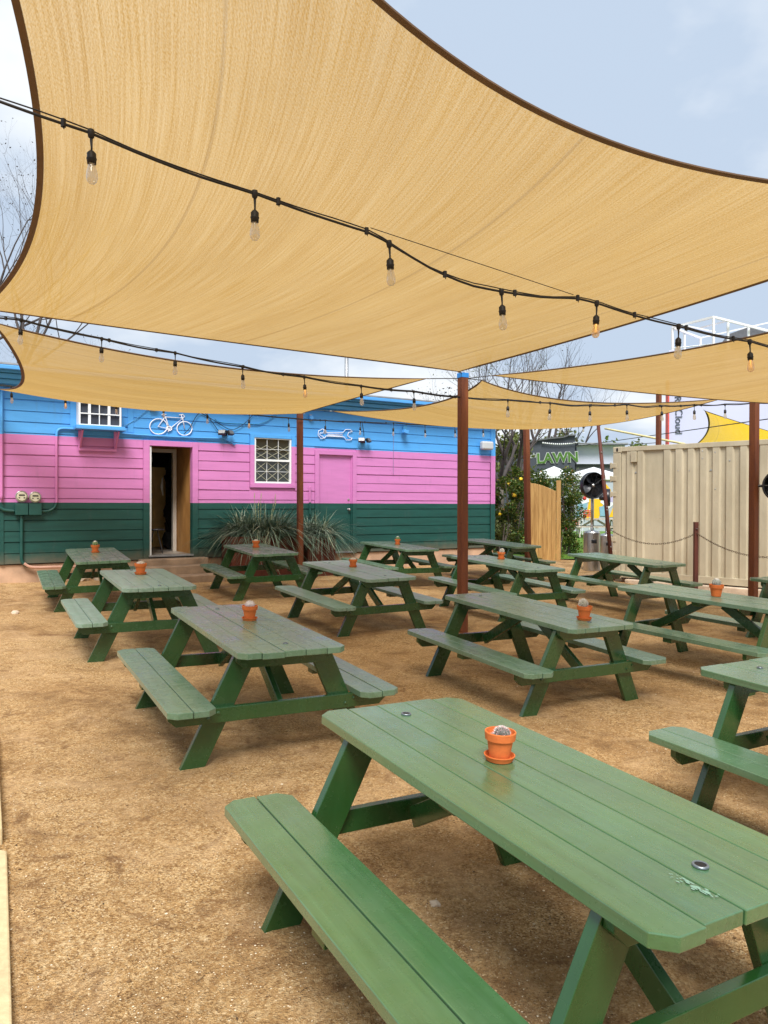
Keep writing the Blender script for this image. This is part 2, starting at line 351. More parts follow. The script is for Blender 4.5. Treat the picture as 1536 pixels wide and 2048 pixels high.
def build_debris():
    mb = MB(); r2 = random.Random(12)
    for k in range(170):
        y = 1.5 + 9 * r2.random(); x = (r2.random() * 1.2 - 0.62) * y; z = ground(x, y) + .002; a = r2.random() * 6.28
        if r2.random() < .5:
            L = .012 + .035 * r2.random(); c, s_ = math.cos(a), math.sin(a); mb.tube([(x, y, z), (x + c * L * .5, y + s_ * L * .5, z + .004), (x + c * L, y + s_ * L + .004, z)], .0009, 4)
        else:
            w = .004 + .006 * r2.random(); c, s_ = math.cos(a) * w, math.sin(a) * w; mb.add([(x - c, y - s_, z), (x + s_ * .5, y - c * .5, z + .003), (x + c, y + s_, z + .001), (x - s_ * .5, y + c * .5, z + .004)], [(0, 1, 2, 3)])
    M = Mat('dry_debris'); gi = M.n('ShaderNodeNewGeometry'); M.set(Base_Color=M.ramp(gi.outputs['Random Per Island'], [(0, (0.03, 0.02, 0.012)), (.6, (0.10, 0.06, 0.03)), (1, (0.32, 0.24, 0.14))]), Roughness=.9)
    tag(mb.build('leaf_litter', M.m), 'tiny twigs and dry leaf bits strewn over the yard', 'leaf litter', kind='stuff')
build_debris()

# lawn beyond the yard
def lawn():
    mb = MB(); xs = [3.2 + i * 1.5 for i in range(28)]; ys = [19.3 + j * 1.5 for j in range(28)]
    for y in ys:
        for x in xs: mb.v.append((x, y, gbase(x, y) + 0.03))
    for j in range(27):
        for i in range(27): a = j * 28 + i; mb.f.append((a, a + 1, a + 29, a + 28))
    M = Mat('lawn_soil_green'); v = M.coords(); M.set(Base_Color=M.ramp(M.noise(v, 1.2, 6, 0.7), [(0.3, (0.07, 0.16, 0.02)), (0.7, (0.13, 0.25, 0.035))]), Roughness=0.9)
    M.bump(M.noise(v, 90, 3), 0.6, 0.02)
    tag(mb.build('lawn', M.m, smooth=True), kind='structure')
    g = MB(); r2 = random.Random(5)
    for k in range(16000):
        y = 19.5 + 16 * r2.random() ** 1.5; x = y * (0.20 + 0.115 * r2.random()); z = gbase(x, y) + 0.02
        a = r2.random() * 6.28; h = 0.035 + 0.035 * r2.random(); w = 0.007
        lx, ly = (r2.random() - .5) * 0.04, (r2.random() - .5) * 0.04
        g.add([(x - w * math.cos(a), y - w * math.sin(a), z), (x + w * math.cos(a), y + w * math.sin(a), z), (x + lx, y + ly, z + h)], [(0, 1, 2)])
    M = Mat('grass_blades'); gi = M.n('ShaderNodeNewGeometry'); M.set(Base_Color=M.ramp(gi.outputs['Random Per Island'], [(0, (0.08, 0.18, 0.015)), (1, (0.22, 0.36, 0.05))]), Roughness=0.6)
    tag(g.build('grass', M.m), 'short bright green grass of the lawn past the gate', 'grass', kind='stuff')
lawn()

# ------------------------------------------------------------------ the painted building
SLOPE = math.atan(0.6155)
DIR = Vector((math.cos(SLOPE), math.sin(SLOPE), 0)); NIN = Vector((-math.sin(SLOPE), math.cos(SLOPE), 0))
P0 = at(0, 1001, 12.695); P0 = Vector((P0.x, P0.y, 0))
BASE_Z = 0.70                                       # siding bottom in the building's frame is local z 0.03
bld = empty('painted_building', (P0.x, P0.y, 0)); 
bld.rotation_euler = (0, 0, SLOPE)
B_ROLL = 0.0047
bld.matrix_world = Matrix.Translation(Vector((P0.x, P0.y, 0))) @ Matrix.Rotation(SLOPE, 4, 'Z') @ Matrix.Rotation(B_ROLL, 4, 'Y')
tag(bld, 'long wooden shed painted in blue, pink and dark green bands behind the tables', 'building')
BMW = bld.matrix_world.copy(); BINV = BMW.inverted()
def wl(px, py, off=0.0):
    """photo pixel -> (s, z) on the wall plane (local y = off)"""
    p = hit(px, py, BMW @ Vector((0, off, 0)), (BMW.to_3x3() @ Vector((0, 1, 0)))); q = BINV @ p; return q.x, q.z
def bw(s, y, z): return BMW @ Vector((s, y, z))
BAND1 = (wl(0, 1005)[1] + wl(985, 1007.5)[1]) / 2; BAND2 = (wl(0, 867)[1] + wl(985, 912)[1]) / 2
ZB_ = (wl(0, 1127)[1] + wl(958, 1097)[1]) / 2
M_BLD = building_mat('three_band_house_paint')
M_BLUE = plain('blue_house_paint', (0.085, 0.35, 0.76), 0.45, var=0.1, scale=2)
M_BLUED = plain('blue_gutter_paint', (0.055, 0.29, 0.54), 0.4, var=0.15, scale=2)
M_PINK = plain('pink_house_paint', (0.62, 0.205, 0.475), 0.5, var=0.06, scale=2)
S0, S1 = -3.5, wl(988, 1000)[0]
ZB, ZT = (wl(0, 1127)[1] + wl(958, 1097)[1]) / 2, wl(0, 770)[1] + 0.05
dl, dr = wl(298.6, 1000)[0], wl(384, 1000)[0]; dzb, dzt = wl(340, 1109.5)[1], wl(340, 893)[1]
wx0, wx1 = wl(508, 920)[0], wl(582, 920)[0]; wz0, wz1 = wl(545, 967)[1], wl(545, 877)[1]
px0, px1 = wl(637, 1000)[0], wl(704, 1000)[0]; pz0, pz1 = wl(670, 1103)[1], wl(670, 910)[1]
def siding():
    mb = MB(); H = 0.186; r2 = random.Random(4)
    openings = [(dl - .12, dr + .115, ZB - .1, dzt + .11), (wx0 - .10, wx1 + .09, wz0 - .10, wz1 + .08), (px0 - .1, px1 + .1, ZB - .1, pz1 + .09)]
    z = ZB
    while z < ZT:
        z1 = min(z + H, ZT); dz = (r2.random() - .5) * 0.010
        segs = [(S0, S1 - .10)]
        for (a, b, c, d) in openings:
            if z1 > c + .03 and z < d - .03:
                ns = []
                for (p, q) in segs:
                    if a <= p and b >= q: continue
                    if b <= p or a >= q: ns.append((p, q)); continue
                    if a > p: ns.append((p, a))
                    if b < q: ns.append((b, q))
                segs = ns
        for (p, q) in segs:
            # split into lengths that wander a little up and down
            n = max(1, int((q - p) / 1.1)); 
            for i in range(n):
                a = p + (q - p) * i / n; b = p + (q - p) * (i + 1) / n
                da = mnoise.noise(Vector((a * .5, z * 7, 0))) * .010; db = mnoise.noise(Vector((b * .5, z * 7, 0))) * .010
                prof = [(0.0, z - .0), (-.018, z + .005), (-.017, z + .016), (-.010, z1 - .014), (0.004, z1 - .010), (0.004, z1 + .001)]
                vs = [Vector((a, y, zz + da)) for y, zz in prof] + [Vector((b, y, zz + db)) for y, zz in prof]
                m = len(prof); fs = [(k, m + k, m + k + 1, k + 1) for k in range(m - 1)]
                if i == 0: fs.append(tuple(range(m)))
                if i == n - 1: fs.append(tuple(range(m, 2 * m))[::-1])
                mb.add(vs, fs)
        z = z1
    # backing wall around the openings
    def back(a, b, c, d): mb.box(a, b, 0.006, 0.12, c, d)
    back(S0, dl, ZB, ZT); back(dl, dr, dzt, ZT); back(dr, wx0, ZB, ZT); back(wx0, wx1, ZB, wz0); back(wx0, wx1, wz1, ZT)
    back(wx1, px0, ZB, ZT); back(px0, px1, pz1, ZT); back(px1, S1 - .12, ZB, ZT)
    mb.box(S1 - .12, S1 - .003, 0.006, 7.0, ZB, ZT); mb.box(S0 + .003, S0 + .12, 0.13, 7, ZB, ZT); mb.box(S0 + .12, S1 - .12, 6.9, 7.0, ZB, ZT)
    mb.build('wall', M_BLD, bld)
siding()
# trim round the openings, corner boards
def trim(name, parts):
    mb = MB()
    for (a, b, c, d, y0) in parts: mb.box(a, b, y0, 0.005, c, d)
    return mb.build(name, M_BLD, bld, bevel=0.003)
trim('door_trim', [(dl - .115, dl - .001, ZB - .02, dzt + .10, -.036), (dr + .001, dr + .11, ZB - .02, dzt + .10, -.036), (dl, dr, dzt + .001, dzt + .10, -.034)])
trim('window_trim', [(wx0 - .09, wx0 - .002, wz0 - .09, wz1 + .07, -.036), (wx1 + .002, wx1 + .08, wz0 - .09, wz1 + .07, -.036), (wx0, wx1, wz1 + .002, wz1 + .07, -.034), (wx0 - .088, wx1 + .078, wz0 - .085, wz0 - .004, -.045)])
trim('corner_board', [(S1 - .13, S1 - .056, ZB - .02, ZT, -.036), (S1 - .05, S1 + .012, ZB - .02, ZT, -.030)])
trim('batten', [(-0.005, 0.045, ZB, ZT, -.032), (-0.085, -0.04, ZB, ZT, -.030)])
a_, _ = wl(140, 850); b_, _ = wl(148, 850)
trim('window_batten', [(a_, a_ + .10, BAND2 + .12, ZT, -.030)]); trim('window_batten', [(a_ + .98, a_ + 1.08, BAND2 + .12, ZT, -.030)])
# foundation
mb = MB(); mb.box(S0, S1, 0.02, 0.3, -0.3, ZB - .012)
mb.build('foundation', M_STUCCO, bld, bevel=0.01)
# roof: layered fascia, gutter and low roof slab
EZ = wl(20, 771)[1]; EZT = wl(20, 739, )[1]
mb = MB()
hh = EZT - EZ
mb.box(S0 - .2, S1 + .25, -.20, -.02, EZ + .0, EZ + hh * .30)
mb.box(S0 - .2, S1 + .25, -.26, -.02, EZ + hh * .30 + .002, EZ + hh * .62)
mb.box(S0 - .2, S1 + .25, -.33, -.02, EZ + hh * .62 + .004, EZ + hh * 1.0)
mb.build('fascia', M_BLUED, bld, bevel=0.008)
mb = MB(); mb.tube([bw(S0, -.36, EZ + hh * .75), bw(S1 + .2, -.36, EZ + hh * .75)], .045, 12)
g_ = MB(); g_.box(S0 - .2, S1 + .25, -.42, -.335, EZ + hh * .78, EZ + hh * 1.04); g_.build('gutter', M_BLUE, bld, bevel=0.012)
mb = MB(); mb.prism([(-.40, EZT + .02), (7.3, EZT + .30), (7.3, EZT + .36), (-.40, EZT + .05)], S0 - .25, S1 + .3, 'x'); mb.build('roof', M_GALV, bld)
mb = MB(); mb.box(S0, S1 - .13, 0.0, 6.9, ZT + .01, EZT + .02); mb.build('roof_frame', M_BLUED, bld)
vp = wl(693, 752, 1.0); mb = MB(); mb.tube([(vp[0], 1.0, EZT - .1), (vp[0], 1.0, wl(693, 712, 1.0)[1])], .045, 12); mb.build('vent_pipe', M_GALV, bld, smooth=True)

# door opening: vestibule with a plywood side, an inner doorway and the dim room behind
M_PLY = None
def plywood():
    M = Mat('plywood'); v = M.coords(scale=(9, 9, 1.0)); n1 = M.noise(v, 1.6, 6, 0.6, 2.2); w = M.n('ShaderNodeTexWave', Scale=2.2, Distortion=14.0, Detail=3.0); M.link(M.coords(scale=(1, 1, .5)), w.inputs[0])
    c = M.mix(0.4, M.ramp(n1, [(0.3, (0.30, 0.13, 0.03)), (0.7, (0.50, 0.25, 0.07))]), M.ramp(w.outputs[1], [(0, (0.30, 0.13, 0.03)), (1, (0.52, 0.27, 0.08))]))
    M.set(Base_Color=c, Roughness=0.6); return M.m
M_PLY = plywood()
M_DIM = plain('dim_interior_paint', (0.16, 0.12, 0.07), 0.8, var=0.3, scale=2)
M_TANW = plain('tan_interior_panel', (0.80, 0.58, 0.24), 0.7, var=0.2, scale=2)
M_INFRAME = plain('offwhite_door_frame', (0.62, 0.56, 0.48), 0.6, var=0.1)
M_FLOORIN = plain('interior_floor', (0.28, 0.24, 0.20), 0.45, var=0.3, scale=5)
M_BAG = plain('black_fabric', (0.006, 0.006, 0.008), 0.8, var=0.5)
mb = MB(); mb.box(dr, dr + .05, 0.125, 1.0, dzb, dzt + .3); mb.build('plywood_side', M_PLY, bld)
vi0, _ = wl(302, 1000, 1.0); vi1, _ = wl(345, 1000, 1.0); _, vit = wl(330, 905, 1.0)
mb = MB(); mb.box(dl - .6, dr + .05, 1.0, 1.05, vit + .07, dzt + .3); mb.box(vi1 + .07, dr + .05, 1.0, 1.05, dzb, vit + .07); mb.build('inner_partition', M_PLY, bld)
mb = MB(); mb.box(vi1, vi1 + .07, .96, 1.07, dzb, vit + .07); mb.box(dl - .3, vi1, .96, 1.07, vit, vit + .07); mb.build('inner_door_frame', M_INFRAME, bld, bevel=.004)
mb = MB(); mb.box(dl - 1.2, dr + 1.8, 0.125, 5.0, dzb - .06, dzb - .001); mb.build('interior_floor', M_FLOORIN, bld)
mb = MB(); mb.box(dl - 1.2, dr + 1.8, 0.125, 5.0, dzt + .31, dzt + .35); mb.box(dl - 1.25, dl - 1.2, .125, 5, dzb, dzt + .31); mb.box(dr + 1.8, dr + 1.85, 1.1, 5, dzb, dzt + .31); mb.box(dl - 1.2, dr + 1.8, 5.0, 5.05, dzb, dzt + .31)
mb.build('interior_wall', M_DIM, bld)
q0, _ = wl(306, 1000, 2.6); q1, _ = wl(318, 1000, 2.6)
mb = MB(); mb.box(q0 - .5, wl(330, 1000, 2.6)[0], 2.6, 2.66, dzb, dzb + 1.75)
for k in range(5): mb.box(q0 - .4 + k * .22, q0 - .39 + k * .22, 2.585, 2.6, dzb + .05, dzb + 1.7)
mb.build('tan_panel', M_TANW, bld)
# a pile of hanging dark gear beside the doorway and a stool
def blob(mb, c, r, seed, sub=2, amp=0.25, sq=(1, 1, 1)):
    import bmesh
    bm = bmesh.new(); bmesh.ops.create_icosphere(bm, subdivisions=sub, radius=1.0)
    vs = []
    for v in bm.verts:
        p = v.co.copy(); k = 1 + amp * mnoise.noise(p * 1.8 + Vector((seed, seed * 2.3, 0))) + amp * .5 * mnoise.noise(p * 4.5 + Vector((seed, 0, 7)))
        vs.append(Vector(c) + Vector((p.x * r * k * sq[0], p.y * r * k * sq[1], p.z * r * k * sq[2])))
    fs = [tuple(v.index for v in f.verts) for f in bm.faces]; bm.free(); mb.add(vs, fs)
rack = empty('hanging_gear', bw(wl(338, 1000, 1.7)[0], 1.7, dzb)); rack.rotation_euler = (0, 0, SLOPE)
tag(rack, 'dark clothes and gear hanging in a column just inside the open doorway', 'gear')
mb = MB()
for k in range(9): blob(mb, (0.05 + .03 * (k % 3), 0.0 + .05 * (k % 2), .22 + k * .2), .20 - .008 * k, k * 1.7, 2, .5, (0.85, .7, 1.2))
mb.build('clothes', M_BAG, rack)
mb = MB(); mb.tube([(-.14, -.08, 1.12), (-.17, -.08, 1.3), (-.15, -.08, 1.5)], [.008, .03, .01], 8); mb.build('reflector', M_WHITE, rack, smooth=True)
st0 = wl(309, 1058, .55)
stool = empty('bar_stool', bw(wl(311, 1050, .62)[0], .62, dzb)); stool.rotation_euler = (0, 0, SLOPE)
tag(stool, 'black stool with splayed thin legs just inside the open doorway', 'stool')
mb = MB(); mb.lathe([(0.0, .44), (.16, .44), (.17, .455), (.16, .47), (0, .47)], n=20); mb.build('seat', M_BLACKMETAL, stool, smooth=False)
for k in range(4):
    a = k * math.pi / 2 + .5; mb = MB(); mb.tube([(math.cos(a) * .05, math.sin(a) * .05, .44), (math.cos(a) * .19, math.sin(a) * .19, 0)], .010, 6); mb.build('leg', M_BLACKMETAL, stool)
# white edge of the open door and threshold
mb = MB(); mb.box(dl + .002, dl + .035, -.012, .13, dzb, dzt - .01); mb.build('door_jamb', M_WHITE, bld)
mb = MB(); mb.box(dl - .02, dr + .02, -.06, .12, dzb - .03, dzb + .004); mb.build('threshold', M_GALV, bld, bevel=.004)
for zz in (dzb + .25, dzb + 1.05, dzb + 1.75):
    mb = MB(); mb.box(dl + .036, dl + .05, -.006, .02, zz, zz + .10); mb.build('hinge', M_BLACKMETAL, bld)

# window: two white sashes with muntins, dark glass, a diamond grille behind
M_GLASS = Mat('dark_window_glass'); M_GLASS.set(Base_Color=(0.02, 0.024, 0.022), Roughness=0.06, Specular_IOR_Level=0.6); M_GLASS = M_GLASS.m
M_GRILLE = plain('cream_window_grille', (0.35, 0.34, 0.24), 0.6)
def window():
    fr = MB(); fw = .036; zm = wl(545, 921)[1]
    fr.box(wx0, wx0 + fw, -.02, .05, wz0, wz1); fr.box(wx1 - fw, wx1, -.02, .05, wz0, wz1); fr.box(wx0 + fw, wx1 - fw, -.019, .05, wz1 - fw * .5, wz1); fr.box(wx0 + fw, wx1 - fw, -.019, .05, wz0, wz0 + fw)
    w = fr.build('window', M_WHITE, bld, bevel=.003)
    s1 = MB(); s1.box(wx0 + fw, wx1 - fw, -.01, .035, zm - .02, zm + .02)
    nx = 3
    for lo, hi, y in ((zm + .02, wz1 - fw * .5, .0), (wz0 + fw, zm - .02, .012)):
        for i in range(1, nx): x = wx0 + fw + (wx1 - wx0 - 2 * fw) * i / nx; s1.box(x - .004, x + .004, y, y + .012, lo, hi)
        zz = (lo + hi) / 2; s1.box(wx0 + fw, wx1 - fw, y + .001, y + .011, zz - .004, zz + .004)
    s1.build('sash', M_WHITE, w)
    gl = MB(); gl.box(wx0 + fw, wx1 - fw, .030, .034, wz0 + fw, wz1 - fw * .5); gl.build('pane', M_GLASS, w)
    gr = MB()
    for lo, hi in ((zm + .03, wz1 - .14), (wz0 + .06, zm - .03)):
        n = 3
        for i in range(n):
            xa = wx0 + fw + (wx1 - wx0 - 2 * fw) * i / n; xb = wx0 + fw + (wx1 - wx0 - 2 * fw) * (i + 1) / n; zmid = (lo + hi) / 2
            for zz0, zz1 in ((lo, zmid), (zmid, hi)):
                gr.tube([(xa, .024, zz0 if i % 2 == 0 else zz1), (xb, .024, zz1 if i % 2 == 0 else zz0)], .0055, 5)
                gr.tube([(xa, .0265, zz1 if i % 2 == 0 else zz0), (xb, .0265, zz0 if i % 2 == 0 else zz1)], .0055, 5)
    gr.build('grille', M_GRILLE, w)
window()
# painted door
mb = MB(); mb.box(px0, px1, 0.03, .07, pz0, pz1); door = mb.build('door', M_BLD, bld)
trim('side_door_trim', [(px0 - .095, px0 - .001, ZB - .02, pz1 + .085, -.036), (px1 + .001, px1 + .095, ZB - .02, pz1 + .085, -.036), (px0, px1, pz1 + .001, pz1 + .085, -.034)])
mb = MB(); mb.box(px0, px1, .012, .03, pz1 - .01, pz1); mb.box(px0, px0 + .02, .0, .03, pz0, pz1 - .01); mb.box(px1 - .02, px1, .0, .03, pz0, pz1 - .01); mb.build('door_stop', M_BLD, bld)
kx, kz = wl(698, 1019); mb = MB()
mb.lathe([(0, 0), (.028, .0), (.028, .008), (.012, .012), (.012, .035), (.026, .045), (.028, .06), (.018, .07), (0, .072)], n=16, M=Matrix.Translation((kx, .03, kz)) @ Matrix.Rotation(R(90), 4, 'X')); mb.build('door_knob', M_STEEL, door, smooth=True)
mb = MB(); kz2 = wl(698, 999)[1]; mb.lathe([(0, 0), (.024, .0), (.024, .012), (0, .014)], n=14, M=Matrix.Translation((kx, .03, kz2)) @ Matrix.Rotation(R(90), 4, 'X')); mb.build('deadbolt', M_STEEL, door)
mb = MB(); mb.box(px0, px1, -.05, .07, pz0 - .03, pz0 - .002); mb.build('sill', M_GALV, bld)

# steps to the open doorway
st = empty('concrete_steps', bw((dl + dr) / 2, 0, 0)); st.rotation_euler = (0, 0, SLOPE)
tag(st, 'worn brown concrete steps leading up to the open doorway', 'steps')
zg = ground(-3.7, 13.0)
tops = [wl(350, 1116, -.15)[1], wl(350, 1131, -.5)[1], wl(380, 1150, -.85)[1]]
for i, (w0, w1, d0, d1) in enumerate(((-.62, .62, -.34, -.07), (-.72, .62, -.66, -.345), (-.45, .70, -1.0, -.665))):
    mb = MB(); n = 9; zt = tops[i]
    mb.box(w0, w1, d0, d1, zg - .1, zt); o = mb.build('step', M_CONC, st, bevel=.018, seg=3)

# things on the wall --------------------------------------------------
def wobj(name, label, cat, s, z, y=-.03, group=None):
    e = empty(name, bw(s, y, z)); e.rotation_euler = BMW.to_euler(); tag(e, label, cat, group); return e
# air conditioner behind a white grid, on a blue shelf with brackets
ax0, az0 = wl(152, 852); ax1, az1 = wl(236, 808); AY = -.27
ac = wobj('window_air_conditioner', 'white framed window air conditioner on a blue shelf, left on the blue band', 'air conditioner', ax0, az0, 0)
W_, H_ = ax1 - ax0, wl(190, 807)[1] - wl(190, 853)[1]
mb = MB(); mb.box(0, W_, AY, -.03, 0, .02); mb.box(0, W_, AY, -.03, H_ - .03, H_); mb.box(0, .03, AY, -.03, .02, H_ - .03); mb.box(W_ - .03, W_, AY, -.03, .02, H_ - .03)
for fx in (.25, .71): mb.box(W_ * fx - .022, W_ * fx + .022, AY + .006, -.03, .02, H_ - .03)
mb.box(W_ * .48 - .008, W_ * .48 + .008, AY + .002, AY + .03, .02, H_ - .03); mb.box(.03, W_ - .03, AY - .002, AY + .028, H_ * .5 - .01, H_ * .5 + .01)
mb.build('frame', M_WHITE, ac, bevel=.003)
mb = MB(); mb.box(.03, W_ - .03, AY + .045, -.03, .02, H_ - .03)
for k in range(int(W_ / .018)): mb.box(.035 + k * .018, .040 + k * .018, AY + .036, AY + .045, .02, H_ - .03)
mb.build('grille', plain('dark_ac_fins', (0.05, 0.06, 0.085), 0.5, var=0.3), ac)
sh = MB(); sh.box(-.06, W_ + .06, AY - .12, -.03, -.075, -.035); sh.box(-.05, W_ + .05, AY - .08, -.03, -.034, -.004); sh.build('shelf', M_BLUE, ac, bevel=.004)
bz = -(wl(190, 857)[1] - wl(190, 902)[1])
mb = MB()
for xx in (.03, W_ - .08):
    mb.box(xx, xx + .05, -.065, -.033, bz, -.076); mb.beam((xx + .025, -.07, bz + .03), (xx + .025, AY - .05, -.09), .03, .03)
mb.box(.03, W_ - .03, -.07, -.034, bz - .03, bz + .012)
mb.build('bracket', M_PINK, ac, bevel=.003)
# electric meters
M_METER = plain('meter_face', (0.62, 0.60, 0.45), 0.35, var=0.06)
M_CLEAR = Mat('clear_cover'); M_CLEAR.set(Base_Color=(0.9, 0.9, 0.88), Roughness=0.05, Alpha=0.25, Specular_IOR_Level=1.0); M_CLEAR = M_CLEAR.m
M_GRNBOX = plain('dark_green_box_paint', (0.010, 0.075, 0.062), 0.45, var=0.15)
for i, (cx, cy, lab) in enumerate(((42, 993, 'left round glass electric meter over its dark green box'), (69, 994.5, 'right round glass electric meter over its dark green box, beside the pink conduit'))):
    s, z = wl(cx, cy); e = wobj('electric_meter', lab, 'electric meter', s, z, -.03, 'electric meters on the wall')
    RX = Matrix.Rotation(R(90), 4, 'X')
    mb = MB(); mb.lathe([(0, .0), (.085, 0), (.088, .02), (.088, .05), (.078, .055), (.076, .085), (.070, .10), (0, .10)], n=28, M=RX); mb.build('dial', M_METER, e)
    mb = MB(); mb.lathe([(.088, .045), (.098, .05), (.098, .06), (.086, .066), (.088, .045)], n=28, M=RX); mb.build('ring', M_STEEL, e, smooth=True)
    mb = MB(); mb.box(-.045, .045, -.104, -.1005, .012, .035); mb.box(-.05, -.03, -.104, -.1005, -.03, -.012); mb.box(.025, .05, -.104, -.1005, -.03, -.012); mb.build('register', M_BLACKMETAL, e)
    s2, z2 = wl(cx + 1, 1017); zz = z2 - z; mb = MB(); mb.box(-.10, .10, -.09, .0, zz - .11, zz + .085); mb.build('box', M_GRNBOX, e, bevel=.008)
def wtube(name, label, pts, r, mat, y=-.05, cat='conduit', n=8, ys=None):
    P = []
    for i, (a, b) in enumerate(pts):
        yy = ys[i] if ys else y; s, z = wl(a, b, yy); P.append(bw(s, yy, z))
    # smooth corners with Catmull-Rom
    Q = []
    for i in range(len(P) - 1):
        p0 = P[max(i - 1, 0)]; p1 = P[i]; p2 = P[i + 1]; p3 = P[min(i + 2, len(P) - 1)]
        for k in range(6):
            t = k / 6; Q.append(0.5 * ((2 * p1) + (-p0 + p2) * t + (2 * p0 - 5 * p1 + 4 * p2 - p3) * t * t + (-p0 + 3 * p1 - 3 * p2 + p3) * t ** 3))
    Q.append(P[-1]); mb = MB(); c = Q[0].copy(); mb.tube([q - c for q in Q], r, n); o = mb.build(name, mat, None, smooth=True, loc=c)
    return tag(o, label, cat)
def band_mat(name):
    M = Mat(name); g = M.n('ShaderNodeNewGeometry'); sep = M.n('ShaderNodeSeparateXYZ'); M.link(g.outputs['Position'], sep.inputs[0])
    f1 = M.math('GREATER_THAN', sep.outputs['Z'], 1.755); f2 = M.math('GREATER_THAN', sep.outputs['Z'], 2.90)
    M.set(Base_Color=M.mix(f2, M.mix(f1, (0.012, 0.078, 0.064), (0.62, 0.205, 0.475)), (0.085, 0.36, 0.78)), Roughness=0.45); return M.m
M_BAND = band_mat('band_painted_pipe')
wtube('conduit', 'thick painted conduit rising from the meter boxes and bending to the air conditioner', [(80, 1023), (100, 1021), (112, 1009), (113, 980), (113, 900), (113.5, 868), (118, 859), (128, 857), (150, 858)], .022, M_BAND)
wtube('conduit', 'dark green conduit dropping from the left meter box to the foundation', [(43, 1030), (43, 1060), (43, 1105), (44, 1122), (52, 1131), (62, 1134)], .028, M_GRNBOX)
wtube('conduit', 'green elbow conduit left of the meter boxes at the frame edge', [(-30, 1000), (-8, 1010), (8, 1020), (30, 1022)], .028, M_GRNBOX)
wtube('downspout', 'blue and pink vertical pipe at the left edge of the photo', [(3, 778), (3, 850), (3, 920), (3, 1000)], .024, M_BAND, -.07, 'pipe')
M_COPPER = plain('primer_pink_pipe', (0.55, 0.32, 0.24), 0.4, var=0.15)
wtube('drain_pipe', 'pinkish bare pipe running along the foundation under the siding', [(48, 1127), (58, 1133), (75, 1135), (110, 1134), (160, 1133), (225, 1133)], .026, M_COPPER, -.06, 'pipe')
wtube('conduit', 'long blue conduit running above the open doorway toward the floodlight', [(235, 866), (300, 871), (380, 875), (440, 877), (455, 881), (470, 890)], .016, M_BLUE, -.045)
wtube('conduit', 'pink stub pipe between the window and the painted door', [(620, 972), (620, 985), (620, 1010), (620, 1030)], .020, M_BAND)
wtube('cable', 'looping dark cable on the blue band beside the bicycle drawing', [(236, 858), (262, 845), (285, 828), (300, 815)], .006, M_BLUED, -.035, 'cable')
wtube('cable', 'black cable sagging in big loops to the left floodlight', [(368, 868), (380, 855), (391, 835), (400, 826), (412, 828), (425, 845), (437, 862)], .007, M_BLACK, -.06, 'cable')
wtube('cable', 'dark cable drooping between the left floodlight and the string lights', [(402, 826), (430, 842), (455, 857), (470, 858), (490, 846), (505, 830)], .006, M_BLACK, -.05, 'cable')
wtube('cable', 'blue painted cable with a bend above the white window', [(430, 838), (445, 845), (500, 848), (520, 847), (540, 838), (555, 826)], .010, M_BLUED, -.045, 'cable')
wtube('cable', 'thin black cable hanging to the right floodlight beside the wrench', [(724, 845), (727, 860), (728, 872)], .006, M_BLACK, -.06, 'cable')
wtube('cable', 'thin blue wire hanging down the wall right of the painted door', [(787, 860), (787, 900), (786.5, 950)], .004, plain('faded_wire', (0.25, 0.2, 0.35), 0.6), -.032, 'cable')
wtube('cable', 'black vertical cable on the right corner of the painted building', [(981, 925), (981, 1000), (981, 1085)], .006, M_BLACK, -.04, 'cable')
# junction box and little fittings
for (px, py, nm, lab, cat, m, w, h) in ((620, 836, 'junction_box', 'round blue junction box near the top of the blue band', 'junction box', M_BLUE, .10, .10), (305, 817, 'camera_box', 'small white sensor box under the shade sail edge above the bicycle', 'sensor', M_WHITE, .13, .09)):
    s, z = wl(px, py); e = wobj(nm, lab, cat, s, z)
    mb = MB(); mb.lathe([(0, 0), (w / 2, 0), (w / 2, .05), (w / 2 * .8, .07), (0, .072)], n=18, M=Matrix.Rotation(R(90), 4, 'X')) if nm == 'junction_box' else mb.box(-w / 2, w / 2, -.07, 0, -h / 2, h / 2)
    mb.build('cover', m, e, bevel=.004)
    mb = MB(); mb.box(-w * .3, w * .3, -.012, .006, -h * .65, h * .65); mb.build('back_plate', M_GALV, e)
M_LENS = plain('floodlight_lens', (0.14, 0.145, 0.15), 0.25, var=0.06)
for (px, py, lab) in ((447, 866, 'black twin-head floodlight between the bicycle drawing and the white window'), (723, 881, 'black twin-head floodlight right of the wrench drawing')):
    s, z = wl(px, py); e = wobj('floodlight', lab, 'floodlight', s, z, -.03, 'twin floodlights on the blue band')
    mb = MB(); mb.box(-.05, .05, -.05, 0, -.06, .05); mb.tube([(0, -.05, 0), (0, -.09, .0)], .03, 12); mb.build('mount', M_BLACKMETAL, e, bevel=.006)
    for sx in (-1, 1):
        Mx = Matrix.Translation((sx * .085, -.12, -.005)) @ Matrix.Rotation(R(sx * 32), 4, 'Z') @ Matrix.Rotation(R(-28), 4, 'X')
        mb = MB(); mb.box(-.07, .07, -.03, .03, -.045, .045, Mx); h = mb.build('lamp_head', M_BLACKMETAL, e, bevel=.006)
        mb = MB(); mb.box(-.06, .06, -.034, -.0305, -.036, .036, Mx); mb.build('lens', M_LENS, h)
s, z = wl(966, 892); e = wobj('outdoor_speaker', 'light grey rounded outdoor speaker on the right end of the blue band', 'speaker', s, z, -.05)
mb = MB(); mb.box(-.17, .17, -.16, -.02, -.10, .10); mb.build('body', plain('grey_speaker', (0.50, 0.52, 0.53), 0.55, var=0.05), e, bevel=.045, seg=5)
mb = MB(); mb.box(-.04, .04, -.025, .02, -.03, .03); mb.build('wall_bracket', M_GALV, e)
